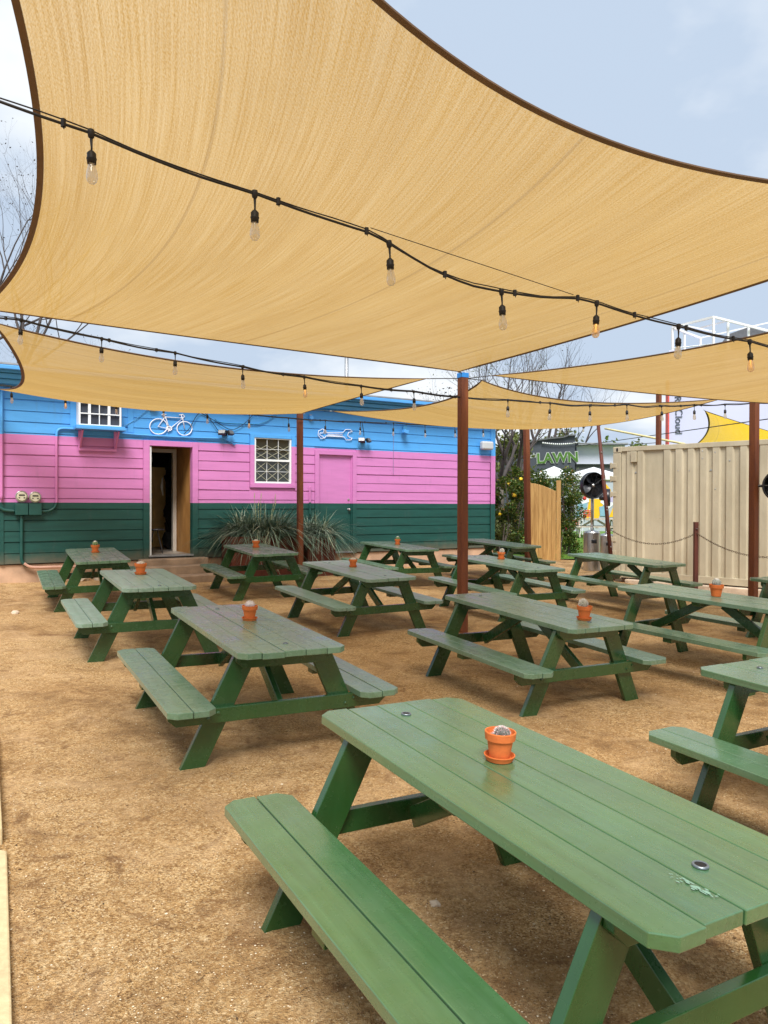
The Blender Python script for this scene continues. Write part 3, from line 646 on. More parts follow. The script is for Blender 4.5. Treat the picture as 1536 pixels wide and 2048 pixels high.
s, z = wl(807, 864); e = wobj('wall_camera', 'small blue bracket camera high on the blue band, left of the centre post', 'camera', s, z, -.04)
mb = MB(); mb.box(-.05, .05, -.03, 0, -.02, .13); mb.build('mount', M_BLUED, e, bevel=.004)
mb = MB(); mb.box(-.10, .02, -.16, -.03, -.06, .02, Matrix.Rotation(R(15), 4, 'Y')); mb.build('body', M_BLUE, e, bevel=.01)
# line drawings on the blue band
M_NEON = plain('white_line_paint', (0.86, 0.90, 1.0), 0.35, var=.02)
def drawing(name, label, cat, strokes, r, px_c):
    s0, z0 = wl(*px_c); e = wobj(name, label, cat, s0, z0, -.038)
    for nm, pts in strokes:
        P = []
        for (a, b) in pts: s, z = wl(a, b, -.038); P.append((s - s0, 0, z - z0))
        mb = MB(); mb.tube(P, r, 8); mb.build(nm, M_NEON, e, smooth=True)
def circ(cx, cy, rx, ry, n=28): return [(cx + rx * math.cos(2 * math.pi * k / n), cy + ry * math.sin(2 * math.pi * k / n)) for k in range(n + 1)]
drawing('bicycle_drawing', 'white line drawing of a road bicycle on the blue band above the open doorway', 'wall drawing', [
    ('wheel', circ(317, 853, 17.5, 15.5)), ('wheel', circ(369, 857, 15, 13.8)),
    ('frame', [(330, 834), (366, 836), (339, 858), (316, 853), (330, 834)]), ('frame', [(328, 829), (333, 840), (339, 858)]), ('fork', [(362, 829), (366, 840), (369, 857)]),
    ('handlebar', [(358, 830), (366, 829), (369, 833), (366, 836), (361, 836)]), ('saddle', [(323, 829), (333, 829)]), ('chainring', circ(339, 857, 4.5, 4.2, 14)), ('crank', [(339, 858), (336, 864)])], .0105, (343, 850))
drawing('wrench_drawing', 'white line drawing of a double ended wrench on the blue band above the painted door', 'wall drawing', [
    ('outline', [(645, 858), (637, 862), (636, 870), (641, 877), (650, 876), (652, 872), (688, 874), (692, 880), (702, 880), (704, 876)]),
    ('outline', [(647, 866), (640, 866), (639, 869), (645, 873), (650, 876)]), ('outline', [(647, 866), (648, 859), (654, 863), (652, 865), (686, 865), (691, 859), (700, 859), (705, 863)]),
    ('outline', [(705, 863), (697, 865), (695, 871), (699, 875), (704, 876)]), ('handle_line', [(655, 868.5), (685, 868.5)]), ('handle_line', [(655, 871.5), (685, 872)]), ('outline', [(645, 858), (650, 860), (652, 865)])], .0085, (670, 868))

# corten planters with spiky grasses
M_BLADE = Mat('agave_grass'); gi = M_BLADE.n('ShaderNodeNewGeometry')
M_BLADE.set(Base_Color=M_BLADE.ramp(gi.outputs['Random Per Island'], [(0, (0.03, 0.06, 0.035)), (0.45, (0.10, 0.16, 0.10)), (0.85, (0.24, 0.32, 0.23)), (1, (0.40, 0.40, 0.26))]), Roughness=0.5); M_BLADE = M_BLADE.m
def planter(px, w, off, label):
    s, _ = wl(px, 1090, -off); p = bw(s, -off, 0); zg = ground(p.x, p.y); e = empty('steel_planter', (p.x, p.y, zg), SLOPE); tag(e, label, 'planter', 'rusty planters against the wall')
    h = .78; mb = MB(); t = .02
    mb.box(-w / 2, w / 2, -.27, -.27 + t, -.02, h); mb.box(-w / 2, w / 2, .27 - t, .27, -.02, h); mb.box(-w / 2, -w / 2 + t, -.27 + t, .27 - t, -.02, h); mb.box(w / 2 - t, w / 2, -.27 + t, .27 - t, -.02, h)
    mb.build('panel', M_CORTEN, e, bevel=.004)
    mb = MB(); mb.box(-w / 2 + t, w / 2 - t, -.27 + t, .27 - t, .1, h - .06); mb.build('soil', M_SOIL, e)
    return p, zg + h - .06
def tuft(p, z, n, spread, height, seed, label, fl):
    r2 = random.Random(seed); e = empty('ornamental_grass', (p.x, p.y, z)); tag(e, label, 'grass plant', 'spiky grasses in the planters')
    mb = MB()
    for k in range(n):
        a = r2.random() * 2 * math.pi; L = height * (.65 + .6 * r2.random()); out = spread * (.15 + .95 * r2.random() ** .8); w = .006 + .004 * r2.random()
        bx, by = (r2.random() - .5) * (.9 if spread > 1.2 else .4), (r2.random() - .5) * .2; dx, dy = math.cos(a), math.sin(a) * .7
        if by + dy * out > .36: dy *= .45
        droop = .5 + 1.7 * r2.random() ** .9; pts = []
        for i in range(7):
            t = i / 6; rr = out * t ** 1.15; zz = L * (t * 1.35 - droop * t * t * .95 * (out / spread + .2)); pts.append(Vector((bx + dx * rr, by + dy * rr, zz)))
        side = Vector((-math.sin(a), math.cos(a), 0)); vs = []
        for i, q in enumerate(pts):
            ww = w * (1 - (i / 6) ** 2.2 * .85); vs += [q - side * ww, q + side * ww]
        mb.add(vs, [(2 * i, 2 * i + 1, 2 * i + 3, 2 * i + 2) for i in range(6)])
    mb.build('blades', M_BLADE, e)
    if fl:
        mb = MB()
        for k in range(fl):
            x = (r2.random() - .35) * .5; zt = height * (1.05 + .35 * r2.random()); mb.tube([(x * .6, 0, .1), (x * .8, .0, zt * .7), (x, 0, zt)], .004, 5)
            mb.tube([(x, 0, zt), (x + .01, 0, zt + .10)], [.010, .004], 6)
        mb.build('flower_stalk', plain('pale_seed_stalks', (0.45, 0.46, 0.22), 0.7), e)
p, z = planter(520, 1.35, .42, 'left rusty steel planter between the steps and the rear post'); tuft(p, z, 1500, 1.35, .60, 11, 'big fountain of grey-green spiky grass in the left planter', 5)
p, z = planter(632, .62, .42, 'right rusty steel planter in front of the painted door'); tuft(p, z, 950, 1.10, .50, 12, 'smaller grey-green spiky grass in the right planter by the painted door', 0)

# rocks
def rock(x, y, s, label, seed, sq=(1, .8, .6), z=None, mat=None):
    mb = MB(); blob(mb, (0, 0, 0), s, seed, 2, .45, sq); o = mb.build('rock', mat or M_STONE, loc=(x, y, (ground(x, y) if z is None else z) + s * sq[2] * .4)); return tag(o, label, 'rock', 'rocks about the yard')
for (px, py, z, s, lab) in ((163, 1161, .38, .13, 'pale rock at the foundation under the pipe, behind the far left table'), (200, 1160, .38, .10, 'small rock at the foundation right of the pale rock'), (30, 1226, .30, .05, 'small stone on the sand at the far left of the yard'),
                            (1258, 1166, .13, .17, 'tan block of stone by the container end'), (1085, 1107, .16, .16, 'flat pale rock at the foot of the gate'), (870, 1855, .045, .022, 'little whitish stone under the nearest table')):
    p = atz(px, py, z); rock(p.x, p.y, s, lab, px * .37)
# path slabs near the gate
sl = MB()
p = atz(1100, 1118, .15); blob(sl, (0, 0, 0), .5, 3, 2, .2, (1.4, .5, .08)); tag(sl.build('stone_slab', M_CONC, loc=(p.x, p.y, ground(p.x, p.y) + .01)), 'low flat stone slab in front of the wooden gate', 'slab')
# kerb slabs at the left edge
for (pts, z, lab, m) in ((((-60, 1690), (14, 1700), (27, 2120), (-60, 2160)), .10, 'cream concrete paver at the lower left corner', M_PAVER), (((-60, 1450), (-6, 1460), (5, 1655), (-60, 1665)), .08, 'tan paver edge above the corner paver at the left', M_PAVER)):
    P = [atz(a, b, z) for a, b in pts]; c = sum(P, Vector()) / 4; mb = MB(); z = max(gbase(q.x, q.y) for q in P[:3]) + .03; P = [atz(a, b, z) for a, b in pts]; c = sum(P, Vector()) / 4; mb.prism([(q.x - c.x, q.y - c.y) for q in P][::-1], -.15, 0)
    tag(mb.build('paver', m, bevel=.008, loc=(c.x, c.y, z)), lab, 'paver', 'pavers at the left edge')

# ------------------------------------------------------------------ picnic tables
TH, HB, BW_, BWD, W, CH, CV, FW, EE = 0.7241, 0.4098, 1.527, 0.284, 0.71, 0.045, 0.05, 1.318, 0.2388
PT = 0.038
def board(mb, x0, x1, L, z0, z1, c0, c1, j0, j1, seed):
    """plank along y; c0/c1: chamfer at its x0 / x1 side; j: end offsets"""
    ya, yb = -L / 2 + j0, L / 2 + j1; p = []
    if c0: p += [(x0, ya + CH), (x0 + CV, ya)]
    else: p += [(x0, ya)]
    if c1: p += [(x1 - CV, ya), (x1, ya + CH), (x1, yb - CH), (x1 - CV, yb)]
    else: p += [(x1, ya), (x1, yb)]
    if c0: p += [(x0 + CV, yb), (x0, yb - CH)]
    else: p += [(x0, yb)]
    dz = (random.Random(seed).random() - .5) * .0035
    mb.prism(p, z0 + dz, z1 + dz)
def make_table(L, nb=5, seed=0):
    r2 = random.Random(seed); root = empty('picnic_table')
    mb = MB(); g = .004; bw2 = (W - g * (nb - 1)) / nb
    for i in range(nb):
        x0 = -W / 2 + i * (bw2 + g); board(mb, x0, x0 + bw2, L, TH - PT, TH, i == 0, i == nb - 1, (r2.random() - .5) * .014, (r2.random() - .5) * .014, seed * 10 + i)
    mb.build('tabletop', M_PLANK, root, bevel=.003)
    for sx in (-1, 1):
        mb = MB(); g = .006; w1 = (BWD - g) / 2; xa = -BW_ / 2 if sx < 0 else BW_ / 2 - BWD
        for i in range(2): board(mb, xa + i * (w1 + g), xa + i * (w1 + g) + w1, L, HB - PT, HB, i == 0, i == 1, (r2.random() - .5) * .012, (r2.random() - .5) * .012, seed * 10 + 7 + i + sx)
        seat = mb.build('seat', M_PLANK, root, bevel=.003)
        mb = MB(); mb.box(xa + .015, xa + BWD - .015, -.045, .045, HB - PT - .04, HB - PT - .001); mb.build('seat_cleat', M_GREEN_SHADE, root, bevel=.002)
    yl = L / 2 - EE; lw = .152
    for sy in (-1, 1):
        for sx in (-1, 1):
            zt = TH - PT - .001; xb = sx * (FW / 2 - lw / 2); xt = sx * .245; mb = MB()
            poly = [(xb - lw / 2, -.03), (xb + lw / 2, -.03), (xt + lw / 2, zt), (xt - lw / 2, zt)]
            y0, y1 = (sy * yl, sy * (yl + PT)) if sy > 0 else (sy * yl - PT, sy * yl)
            mb.prism(poly, y0, y1, 'y'); lg = mb.build('leg', M_GREEN_SHADE, root, bevel=.003)
        # bearer under the seats, outside the legs, with clipped lower ends
        zt = HB - PT - .0015; zb = zt - .092; y0, y1 = (yl + PT + .001, yl + 2 * PT) if sy > 0 else (-yl - 2 * PT, -yl - PT - .001); xe = BW_ / 2 - .03
        mb = MB(); mb.prism([(-xe + .05, zb), (xe - .05, zb), (xe, zb + .045), (xe, zt), (-xe, zt), (-xe, zb + .045)], y0, y1, 'y'); mb.build('crossbeam', M_GREEN_SHADE, root, bevel=.003)
        mb = MB(); zt2 = TH - PT - .0015; xe = W / 2 - .03
        mb.prism([(-xe + .05, zt2 - .085), (xe - .05, zt2 - .085), (xe, zt2 - .04), (xe, zt2), (-xe, zt2), (-xe, zt2 - .04)], y0, y1, 'y'); mb.build('cleat', M_GREEN_SHADE, root, bevel=.003)
        # diagonal brace from the bearer to the middle of the top
        ya = sy * (yl + .0); mb = MB(); mb.beam((0, ya, zb + .03), (0, sy * .10, TH - PT - .035), .038, .085, (0, 0, 1)); mb.build('brace', M_GREEN_SHADE, root, bevel=.003)
        mb = MB()
        for sx in (-1, 1):
            for dx in (-.03, .03): mb.lathe([(0, 0), (.011, 0), (.011, .005), (.006, .008), (0, .008)], n=10, M=Matrix.Translation((sx * .46 + dx, sy * (yl + 2 * PT + .0005), zt - .045 + dx * .5)) @ Matrix.Rotation(R(-90 * sy), 4, 'X'))
        mb.build('bolt', M_GREEN_SHADE, root)
    mb = MB(); mb.prism([(-W / 2 + .05, TH - PT - .04), (W / 2 - .05, TH - PT - .04), (W / 2 - .03, TH - PT - .001), (-W / 2 + .03, TH - PT - .001)], -.045, .045, 'y'); mb.build('centre_cleat', M_GREEN_SHADE, root, bevel=.003)
    return root
M_RING = plain('grommet_metal', (0.20, 0.23, 0.25), 0.35, metal=0.6, var=0.2)
def grommet(root, x, y, big=False):
    mb = MB(); s = .0215 if big else .017
    mb.lathe([(s * .70, 0.0), (s, 0.0), (s, .004), (s * .94, .0055), (s * .74, .0055), (s * .70, .003), (s * .70, 0)], c=(x, y, TH + .0015), n=28)
    g = mb.build('grommet', M_RING, root)
    mb = MB(); mb.lathe([(0, 0.001), (s * .70, .001), (s * .69, .0045), (0, .0045)], c=(x, y, TH + .0015), n=16); mb.build('plug', M_BLACK, g)
protos = {}
TL = {
 'A': 'nearest green picnic table, in the lower right, with a spiny pinkish cactus on it', 'B': 'green picnic table with a woolly white cactus, behind the left end of the nearest table',
 'C': 'dusty grey-topped picnic table with a low pale cactus, second from the left wall side', 'D': 'far left picnic table in front of the green wall, with a round green cactus',
 'E': 'picnic table in front of the spiky grass planters and the steps', 'F': 'grey-topped picnic table in the middle, left of the central rusty post',
 'G': 'picnic table in front of the base of the central rusty post, with a furry cactus', 'H': 'picnic table directly behind the central post, with a small pot on it',
 'I': 'farthest picnic table against the green wall, left of the central post', 'J': 'picnic table before the building corner and the wooden gate, without a pot',
 'K': 'picnic table beside the beige container, without a pot', 'L': 'picnic table at the right with a grey ball cactus, in front of the container', 
 'M': 'picnic table cut by the right edge with three wide top boards, behind the nearest table', 'N': 'table end just showing at the right edge beside the rusty post'}
DUST_HAZE = {'A': .12, 'B': .42, 'C': .85, 'D': .42, 'E': .38, 'F': .80, 'G': .45, 'H': .55, 'I': .42, 'J': .5, 'K': .42, 'L': .45, 'M': .25, 'N': .4}  # amount per table: real dust plus the pale reflection painted on the boards
TM = {}
FIRST = {}
for nm, (x, y, th, L, z0, tx, ty) in TABLES.items():
    key = {'A': 'a', 'M': 'm', 'C': 'c'}.get(nm, 'bgk'[len(TM) % 3] + 'x')
    if key not in FIRST:
        root = make_table({'a': 1.80, 'm': 1.80, 'c': 1.68}.get(key, {'b': 1.80, 'g': 1.84, 'k': 1.86}[key[0]] if key[0] in 'bgk' else 1.8), 3 if nm == 'M' else 5, len(FIRST) + 1); FIRST[key] = root
        LL = 1.8; grommet(root, .012, -LL / 2 + .19, nm == 'A'); grommet(root, -.02, LL / 2 - .17, nm == 'A')
    else: root = copy_tree(FIRST[key])
    n = Vector((-(GX + tx), -(GY + ty), 1)).normalized(); q = Vector((0, 0, 1)).rotation_difference(n)
    zc = GX * x + GY * y + z0
    Mx = Matrix.Translation((x, y, zc)) @ q.to_matrix().to_4x4() @ Matrix.Rotation(th, 4, 'Z')
    root.location = (x, y, zc); root.rotation_euler = Mx.to_euler()
    tag(root, TL[nm], 'picnic table', 'green picnic tables set out in rows on the yard'); TM[nm] = Mx
    for ch in root.children: ch['dust_haze'] = DUST_HAZE[nm] * (1.0 if ch.name.startswith(('tabletop', 'seat')) and 'cleat' not in ch.name else .08)

# scuff of pale paint on the nearest table
def ontable(nm, px, py):
    Mx = TM[nm]; p0 = Mx @ Vector((0, 0, TH + .002)); return hit(px, py, p0, Mx.to_3x3() @ Vector((0, 0, 1)))
tabA = [o for o in bpy.data.objects if o.get('label') == TL['A']][0]
mb = MB(); inv = TM['A'].inverted(); seq = [(1346, 1751), (1362, 1760), (1378, 1765), (1392, 1775), (1410, 1782), (1428, 1791)]; wd = [1, 3, 4, 9, 8, 1]
r3 = random.Random(8)
for (a, b), w_ in zip(seq, wd):
    for k in range(5):
        q = inv @ ontable('A', a + r3.uniform(-9, 9), b + r3.uniform(-3, 4)); n_ = 7; rr = .0012 + .0009 * w_ ** .7 * r3.random(); an = r3.random() * 3
        mb.add([(q.x + rr * r3.uniform(.5, 1.3) * math.cos(2 * math.pi * i / n_ + an), q.y + 2.6 * rr * r3.uniform(.5, 1.3) * math.sin(2 * math.pi * i / n_ + an), TH + .0028 + .0002 * k) for i in range(n_)], [tuple(range(n_))])
o = mb.build('paint_scuff', plain('pale_scuff', (0.20, 0.34, 0.25), 0.3), tabA)

# ------------------------------------------------------------------ cactus pots
M_SPINE = plain('white_spines', (0.72, 0.68, 0.62), 0.7)
def cactus_mat(name, a, b):
    M = Mat(name); v = M.coords(); M.set(Base_Color=M.ramp(M.noise(v, 60, 3), [(0.35, a), (0.65, b)]), Roughness=.6); M.bump(M.noise(v, 160, 2), .5, .003); return M.m
CM = {'spiny': cactus_mat('greyish_cactus', (0.05, 0.07, 0.05), (0.16, 0.13, 0.12)), 'woolly': cactus_mat('woolly_cactus', (0.45, 0.42, 0.38), (0.72, 0.62, 0.60)), 'low': cactus_mat('pale_cactus', (0.34, 0.27, 0.2), (0.62, 0.55, 0.45)),
      'round': cactus_mat('green_cactus', (0.06, 0.14, 0.04), (0.22, 0.28, 0.12)), 'furry': cactus_mat('furry_cactus', (0.20, 0.18, 0.13), (0.46, 0.42, 0.32)), 'ball': cactus_mat('grey_ball_cactus', (0.16, 0.18, 0.15), (0.34, 0.36, 0.32))}
M_PINKTIP = plain('pink_spine_tips', (0.62, 0.20, 0.26), 0.6)
M_STONELET = plain('pot_gravel', (0.30, 0.24, 0.19), .9, var=.5, scale=90, bump=.8, bscale=150)
def pot(nm, px, py, kind, label, s=1.0, seed=1, saucer=True, lean=0):
    p = ontable(nm, px, py); r2 = random.Random(seed); e = empty('potted_cactus', p); e.rotation_euler = TM[nm].to_euler(); tag(e, label, 'potted cactus', 'terracotta cactus pots on the tables')
    if saucer:
        mb = MB(); mb.lathe([(0, 0), (.047 * s, 0), (.054 * s, .016 * s), (.056 * s, .017 * s), (.056 * s, .020 * s), (.052 * s, .020 * s), (.046 * s, .006 * s), (0, .006 * s)], n=36); mb.build('saucer', M_TERRA, e, smooth=False)
    z = .0065 * s if saucer else .001
    mb = MB(); mb.lathe([(0, z), (.034 * s, z), (.0365 * s, z + .004), (.047 * s, z + .068 * s), (.054 * s, z + .069 * s), (.0565 * s, z + .095 * s), (.0555 * s, z + .097 * s), (.051 * s, z + .097 * s), (.048 * s, z + .080 * s), (0, z + .080 * s)], n=36)
    o = mb.build('pot', M_TERRA, e, smooth=False)
    mb = MB(); blob(mb, (0, 0, z + .078 * s), .046 * s, seed, 2, .15, (1, 1, .18)); mb.build('soil', M_STONELET, e)
    H = {'spiny': .034, 'woolly': .042, 'low': .03, 'round': .06, 'furry': .055, 'ball': .055}[kind] * s; rr = {'spiny': .027, 'woolly': .032, 'low': .034, 'round': .033, 'furry': .028, 'ball': .032}[kind] * s
    zc = z + (.072 if kind == 'spiny' else .082) * s; mb = MB(); nr = 13; n = 52; rows = 12; vs = []; fs = []; Mx = Matrix.Translation((lean * s, 0, zc)) @ Matrix.Rotation(R(lean * 300), 4, 'Y')
    for j in range(rows + 1):
        t = j / rows; a = -0.5 + t * (math.pi / 2 + .5); r0 = rr * math.cos(a) ; zz = H * .5 + H * .62 * math.sin(a)
        for k in range(n): th = 2 * math.pi * k / n; r_ = r0 * (1 + .09 * math.cos(nr * th)); vs.append(Mx @ Vector((r_ * math.cos(th), r_ * math.sin(th), zz)))
    for j in range(rows):
        for k in range(n): fs.append((j * n + k, j * n + (k + 1) % n, (j + 1) * n + (k + 1) % n, (j + 1) * n + k))
    mb.add(vs, fs); c = mb.build('cactus', CM[kind], e, smooth=True)
    mb = MB(); tip = MB(); ns = {'spiny': 420, 'woolly': 380, 'low': 150, 'round': 160, 'furry': 650, 'ball': 260}[kind]; sl_ = {'spiny': .007, 'woolly': .007, 'low': .005, 'round': .008, 'furry': .012, 'ball': .005}[kind] * s
    for k in range(ns):
        t = r2.random(); a = -.3 + t * (math.pi / 2 + .28); th = 2 * math.pi * (math.floor(r2.random() * nr) + (r2.random() - .5) * .25) / nr
        d = Vector((math.cos(a) * math.cos(th), math.cos(a) * math.sin(th), math.sin(a))); q = Vector((rr * 1.07 * math.cos(a) * math.cos(th), rr * 1.07 * math.cos(a) * math.sin(th), H * .5 + H * .62 * math.sin(a)))
        d2 = (d + Vector((r2.random() - .5, r2.random() - .5, r2.random() - .5)) * 1.2).normalized(); w = .0005 * s + .0002
        tgt = tip if (kind in ('spiny', 'woolly') and r2.random() < .22) else mb
        sd = d2.cross(Vector((.3, .5, .8))).normalized() * w; sd2 = d2.cross(sd).normalized() * w
        tgt.add([Mx @ (q + sd), Mx @ (q - sd * .5 + sd2), Mx @ (q - sd * .5 - sd2), Mx @ (q + d2 * sl_)], [(0, 1, 3), (1, 2, 3), (2, 0, 3)])
    mb.build('spines', M_SPINE, c)
    if tip.v: tip.build('pink_spines', M_PINKTIP, c)
    if kind == 'ball' or kind == 'round':
        mb = MB(); mb.lathe([(0, 0), (rr * .62, -.004), (rr * .5, .004), (0, .007)], n=18, M=Mx @ Matrix.Translation((0, 0, H * 1.06))); mb.build('woolly_cap', M_SPINE, c, smooth=True)
pot('A', 998.5, 1519, 'spiny', 'terracotta pot and saucer with a pink-spined cactus on the nearest table', 1.0, 3, lean=.006)
pot('B', 499, 1240, 'woolly', 'terracotta pot with a woolly white cactus on the table behind the nearest one', 1.05, 4)
pot('C', 281, 1148.5, 'low', 'terracotta pot with a low pale cactus on the dusty grey tabletop', 1.18, 5)
pot('D', 190.5, 1105, 'round', 'terracotta pot with a round white-capped cactus on the far left table', 1.10, 6)
pot('E', 512, 1095, 'low', 'terracotta pot on the table in front of the spiky grass planters', 1.10, 7)
pot('F', 706, 1134, 'low', 'terracotta pot with a stubby cactus on the grey-topped table left of the centre post', 1.0, 8)
pot('G', 1168, 1239.5, 'furry', 'terracotta pot with a furry leaning cactus on the table before the centre post', 1.12, 9, lean=-.012)
pot('H', 1002, 1118.5, 'furry', 'terracotta pot on the table just right of the centre post', 1.05, 10, lean=.012)
pot('I', 795, 1089, 'round', 'terracotta pot with a pale cactus on the farthest table against the green wall', 1.0, 11)
pot('L', 1432, 1193, 'ball', 'terracotta pot without saucer holding a grey ball cactus, on the right table', 1.22, 12, saucer=False)
# ------------------------------------------------------------------ posts
def sq_post(x, y, ztop, label, w=.1, rz=R(29), lean=(0, 0), name='steel_post', base=True):
    z0 = ground(x, y); e = empty(name, (x, y, z0)); tag(e, label, 'post', 'rusty square steel posts')
    h = ztop - z0; mb = MB(); c = Matrix.Rotation(rz, 4, 'Z'); h2 = w / 2
    vs = [c @ Vector((sx * h2, sy * h2, -.1)) for sx, sy in ((-1, -1), (1, -1), (1, 1), (-1, 1))] + [c @ Vector((sx * h2, sy * h2, h)) + Vector((lean[0], lean[1], 0)) for sx, sy in ((-1, -1), (1, -1), (1, 1), (-1, 1))]
    mb.add(vs, [(3, 2, 1, 0), (4, 5, 6, 7), (0, 1, 5, 4), (1, 2, 6, 5), (2, 3, 7, 6), (3, 0, 4, 7)]); mb.build('shaft', M_RUST, e, bevel=.007, seg=2)
    return e
PC = at(925, 1262, 9.39); post_c = sq_post(PC.x, PC.y, at(925, 747, 9.39).z, 'central rusty square post with blue tape at its top')
mb = MB(); cM = Matrix.Rotation(R(29), 4, 'Z'); hc = at(925, 747, 9.39).z - post_c.location.z; mb.box(-.054, .054, -.054, .054, hc - .055, hc + .004, cM); mb.build('blue_cap', M_BLUETAPE, post_c, bevel=.003)
P2 = at(600, 1001, 14.3); sq_post(P2.x, P2.y, 3.62, 'rusty square post between the grass planters in front of the wall')
P3 = at(1057, 1001, 15.5); sq_post(P3.x, P3.y, 3.36, 'rusty square post in front of the wooden gate', lean=(-.05, 0))
P4 = at(1507.5, 1001, 11.15); sq_post(P4.x, P4.y, at(1507, 800, 11.15).z, 'rusty square post at the right in front of the container', w=.102)
P5 = at(1316.5, 1001, 18.4); sq_post(P5.x, P5.y, at(1316, 780, 18.4).z, 'rusty square post standing behind the beige container')
# low chain post and chain, leaning pipe
lp0 = at(1391, 1182, 13.6); e = empty('chain_post', (lp0.x, lp0.y, ground(lp0.x, lp0.y))); tag(e, 'short brown steel post holding the chain before the container', 'post')
hz = at(1391, 1044, 13.6).z - e.location.z; mb = MB(); mb.box(-.035, .035, -.035, .035, -.05, hz, Matrix.Rotation(R(45), 4, 'Z') @ Matrix.Rotation(R(-43), 4, 'Z')); mb.build('shaft', M_RUSTDARK, e, bevel=.003)
mb = MB(); mb.lathe([(.012, -.004), (.02, 0), (.012, .004), (.004, 0)], c=(0, -.045, hz - .12), n=10); mb.build('hook', M_GALV, e)
lt = at(1196, 846, 14.9); lb = at(1226, 1150, 14.5); e = empty('leaning_pipe', (lb.x, lb.y, ground(lb.x, lb.y))); tag(e, 'thin dark rusty pipe leaning left at the container corner', 'pole')
mb = MB(); o0 = e.location
mb.tube([lb - o0 - Vector((0, 0, .1)), lb.lerp(lt, .5) - o0, lt - o0], [.042, .038, .034], 10); mb.build('shaft', M_RUSTDARK, e, smooth=True)
mb = MB()
for t in (.18, .42, .44, .62, .8): q = lb.lerp(lt, t) - o0; mb.tube([q + Vector((0, -.05, 0)), q + Vector((.0, -.03, .012))], .014, 8)
mb.build('clip', M_GALV, e)
def chain(p, q, sag, label):
    p = Vector(p); q = Vector(q); n = int((q - p).length * 1.12 / .040); c = p.lerp(q, .5); mb = MB(); prev = p; pts = []
    for k in range(n + 1):
        t = k / n; v = p.lerp(q, t); v.z -= sag * 4 * t * (1 - t); pts.append(v)
    for k in range(n):
        a, b = pts[k], pts[k + 1]; d = (b - a).normalized(); m = (a + b) / 2; s = d.cross(Vector((0, 0, 1))).normalized() if k % 2 else d.cross(Vector((0, 0, 1))).normalized().cross(d)
        L2 = (b - a).length * .68; ring = [m - c + d * L2 * math.cos(x) + s * .013 * math.sin(x) for x in [i * math.pi / 4 for i in range(9)]]
        mb.tube(ring, .0042, 5, caps=False)
    tag(mb.build('chain', M_CHAIN, loc=c), label, 'chain', 'sagging chains before the container')
M_CHAIN = plain('rusty_chain', (0.10, 0.065, 0.04), 0.5, metal=.5, var=.4)
ctop = Vector((lp0.x, lp0.y - .03, at(1391, 1066, 13.6).z))
chain(at(1219, 1058, 14.55), ctop, .24, 'sagging chain from the leaning pipe to the short post')
P4c = at(1530, 1106, 12.4)
chain(ctop, at(1640, 1096, 11.6), .27, 'sagging chain right of the short post, passing behind the rusty post')

# ------------------------------------------------------------------ shipping container
CA = at(1226, 1001, 15.1); CB = at(1499, 1001, 13.3); cd = Vector((CB.x - CA.x, CB.y - CA.y, 0)).normalized()
CZ0, CZ1 = .25, 2.86; cang = math.atan2(cd.y, cd.x)
cont = empty('shipping_container', (CA.x, CA.y, CZ0), cang); tag(cont, 'beige corrugated steel shipping container along the right side', 'shipping container')
CW = cont.matrix_basis.copy(); CINV = (Matrix.Translation((CA.x, CA.y, CZ0)) @ Matrix.Rotation(cang, 4, 'Z')).inverted(); cn = Vector((-cd.y, cd.x, 0))
def cl(px, py): p = hit(px, py, Vector((CA.x, CA.y, 0)), cn); q = CINV @ p; return q.x, q.z
def cont_mat():
    M = Mat('beige_container_paint'); v = M.coords(); n1 = M.noise(M.coords(scale=(1.2, 1.2, .35)), 2.0, 8, .66); 
    col = M.ramp(n1, [(0.3, (0.39, 0.34, 0.235)), (0.7, (0.55, 0.485, 0.35))])
    st = M.noise(M.coords(scale=(14, 14, .7)), 1.0, 5, .6); col = M.mix(M.ramp(st, [(0.55, (0, 0, 0)), (0.8, (0.35, 0.35, 0.35))]), col, (0.29, 0.225, 0.14))
    sc = M.noise(v, 9, 9, .75); col = M.mix(M.ramp(sc, [(0.66, (0, 0, 0)), (0.70, (0.75, 0.75, 0.75))]), col, (0.22, 0.13, 0.08))
    M.set(Base_Color=col, Roughness=.55); M.bump(M.noise(v, 4, 5), .35, .02); return M.m
M_CONT = cont_mat()
LC = 6.06; HC = CZ1 - CZ0
mb = MB()
# corrugated long side: raised ribs at measured places, then repeating
ribs = []
for (a, b) in ((330, 375), (420, 465), (645, 695), (745, 797), (850, 897), (955, 1007), (1062, 1115), (1178, 1230), (1297, 1350), (1465, 1490)):
    ribs.append((cl(1176 + a / 4.267, 1000)[0], cl(1176 + b / 4.267, 1000)[0]))
xr = ribs[-1][1] + .17
ribs[-1] = (ribs[-1][0], ribs[-1][0] + .12); xr = ribs[-1][1] + .16
while xr < LC - .3: ribs.append((xr, xr + .12)); xr += .28
prof = [(.17, .02)]
for (a, b) in ribs: prof += [(a - .03, .040), (a, .004), (b, .004), (b + .03, .040)]
prof.append((LC - .17, .04)); z0, z1 = .15, HC - .10; vs = []; fs = []
for (x, y) in prof: vs += [Vector((x, y, z0)), Vector((x, y, z1))]
for i in range(len(prof) - 1): fs.append((2 * i, 2 * i + 2, 2 * i + 3, 2 * i + 1))
mb.add(vs, fs); mb.box(.16, LC - .16, .045, .06, z0, z1); mb.build('corrugated_side', M_CONT, cont)
mb = MB(); mb.box(.16, LC - .16, -.004, .07, HC - .10, HC - .01); mb.build('top_rail', M_CONT, cont, bevel=.006)
mb = MB(); mb.box(.16, LC - .16, -.004, .07, 0.02, .15); mb.build('bottom_rail', M_CONT, cont, bevel=.006)
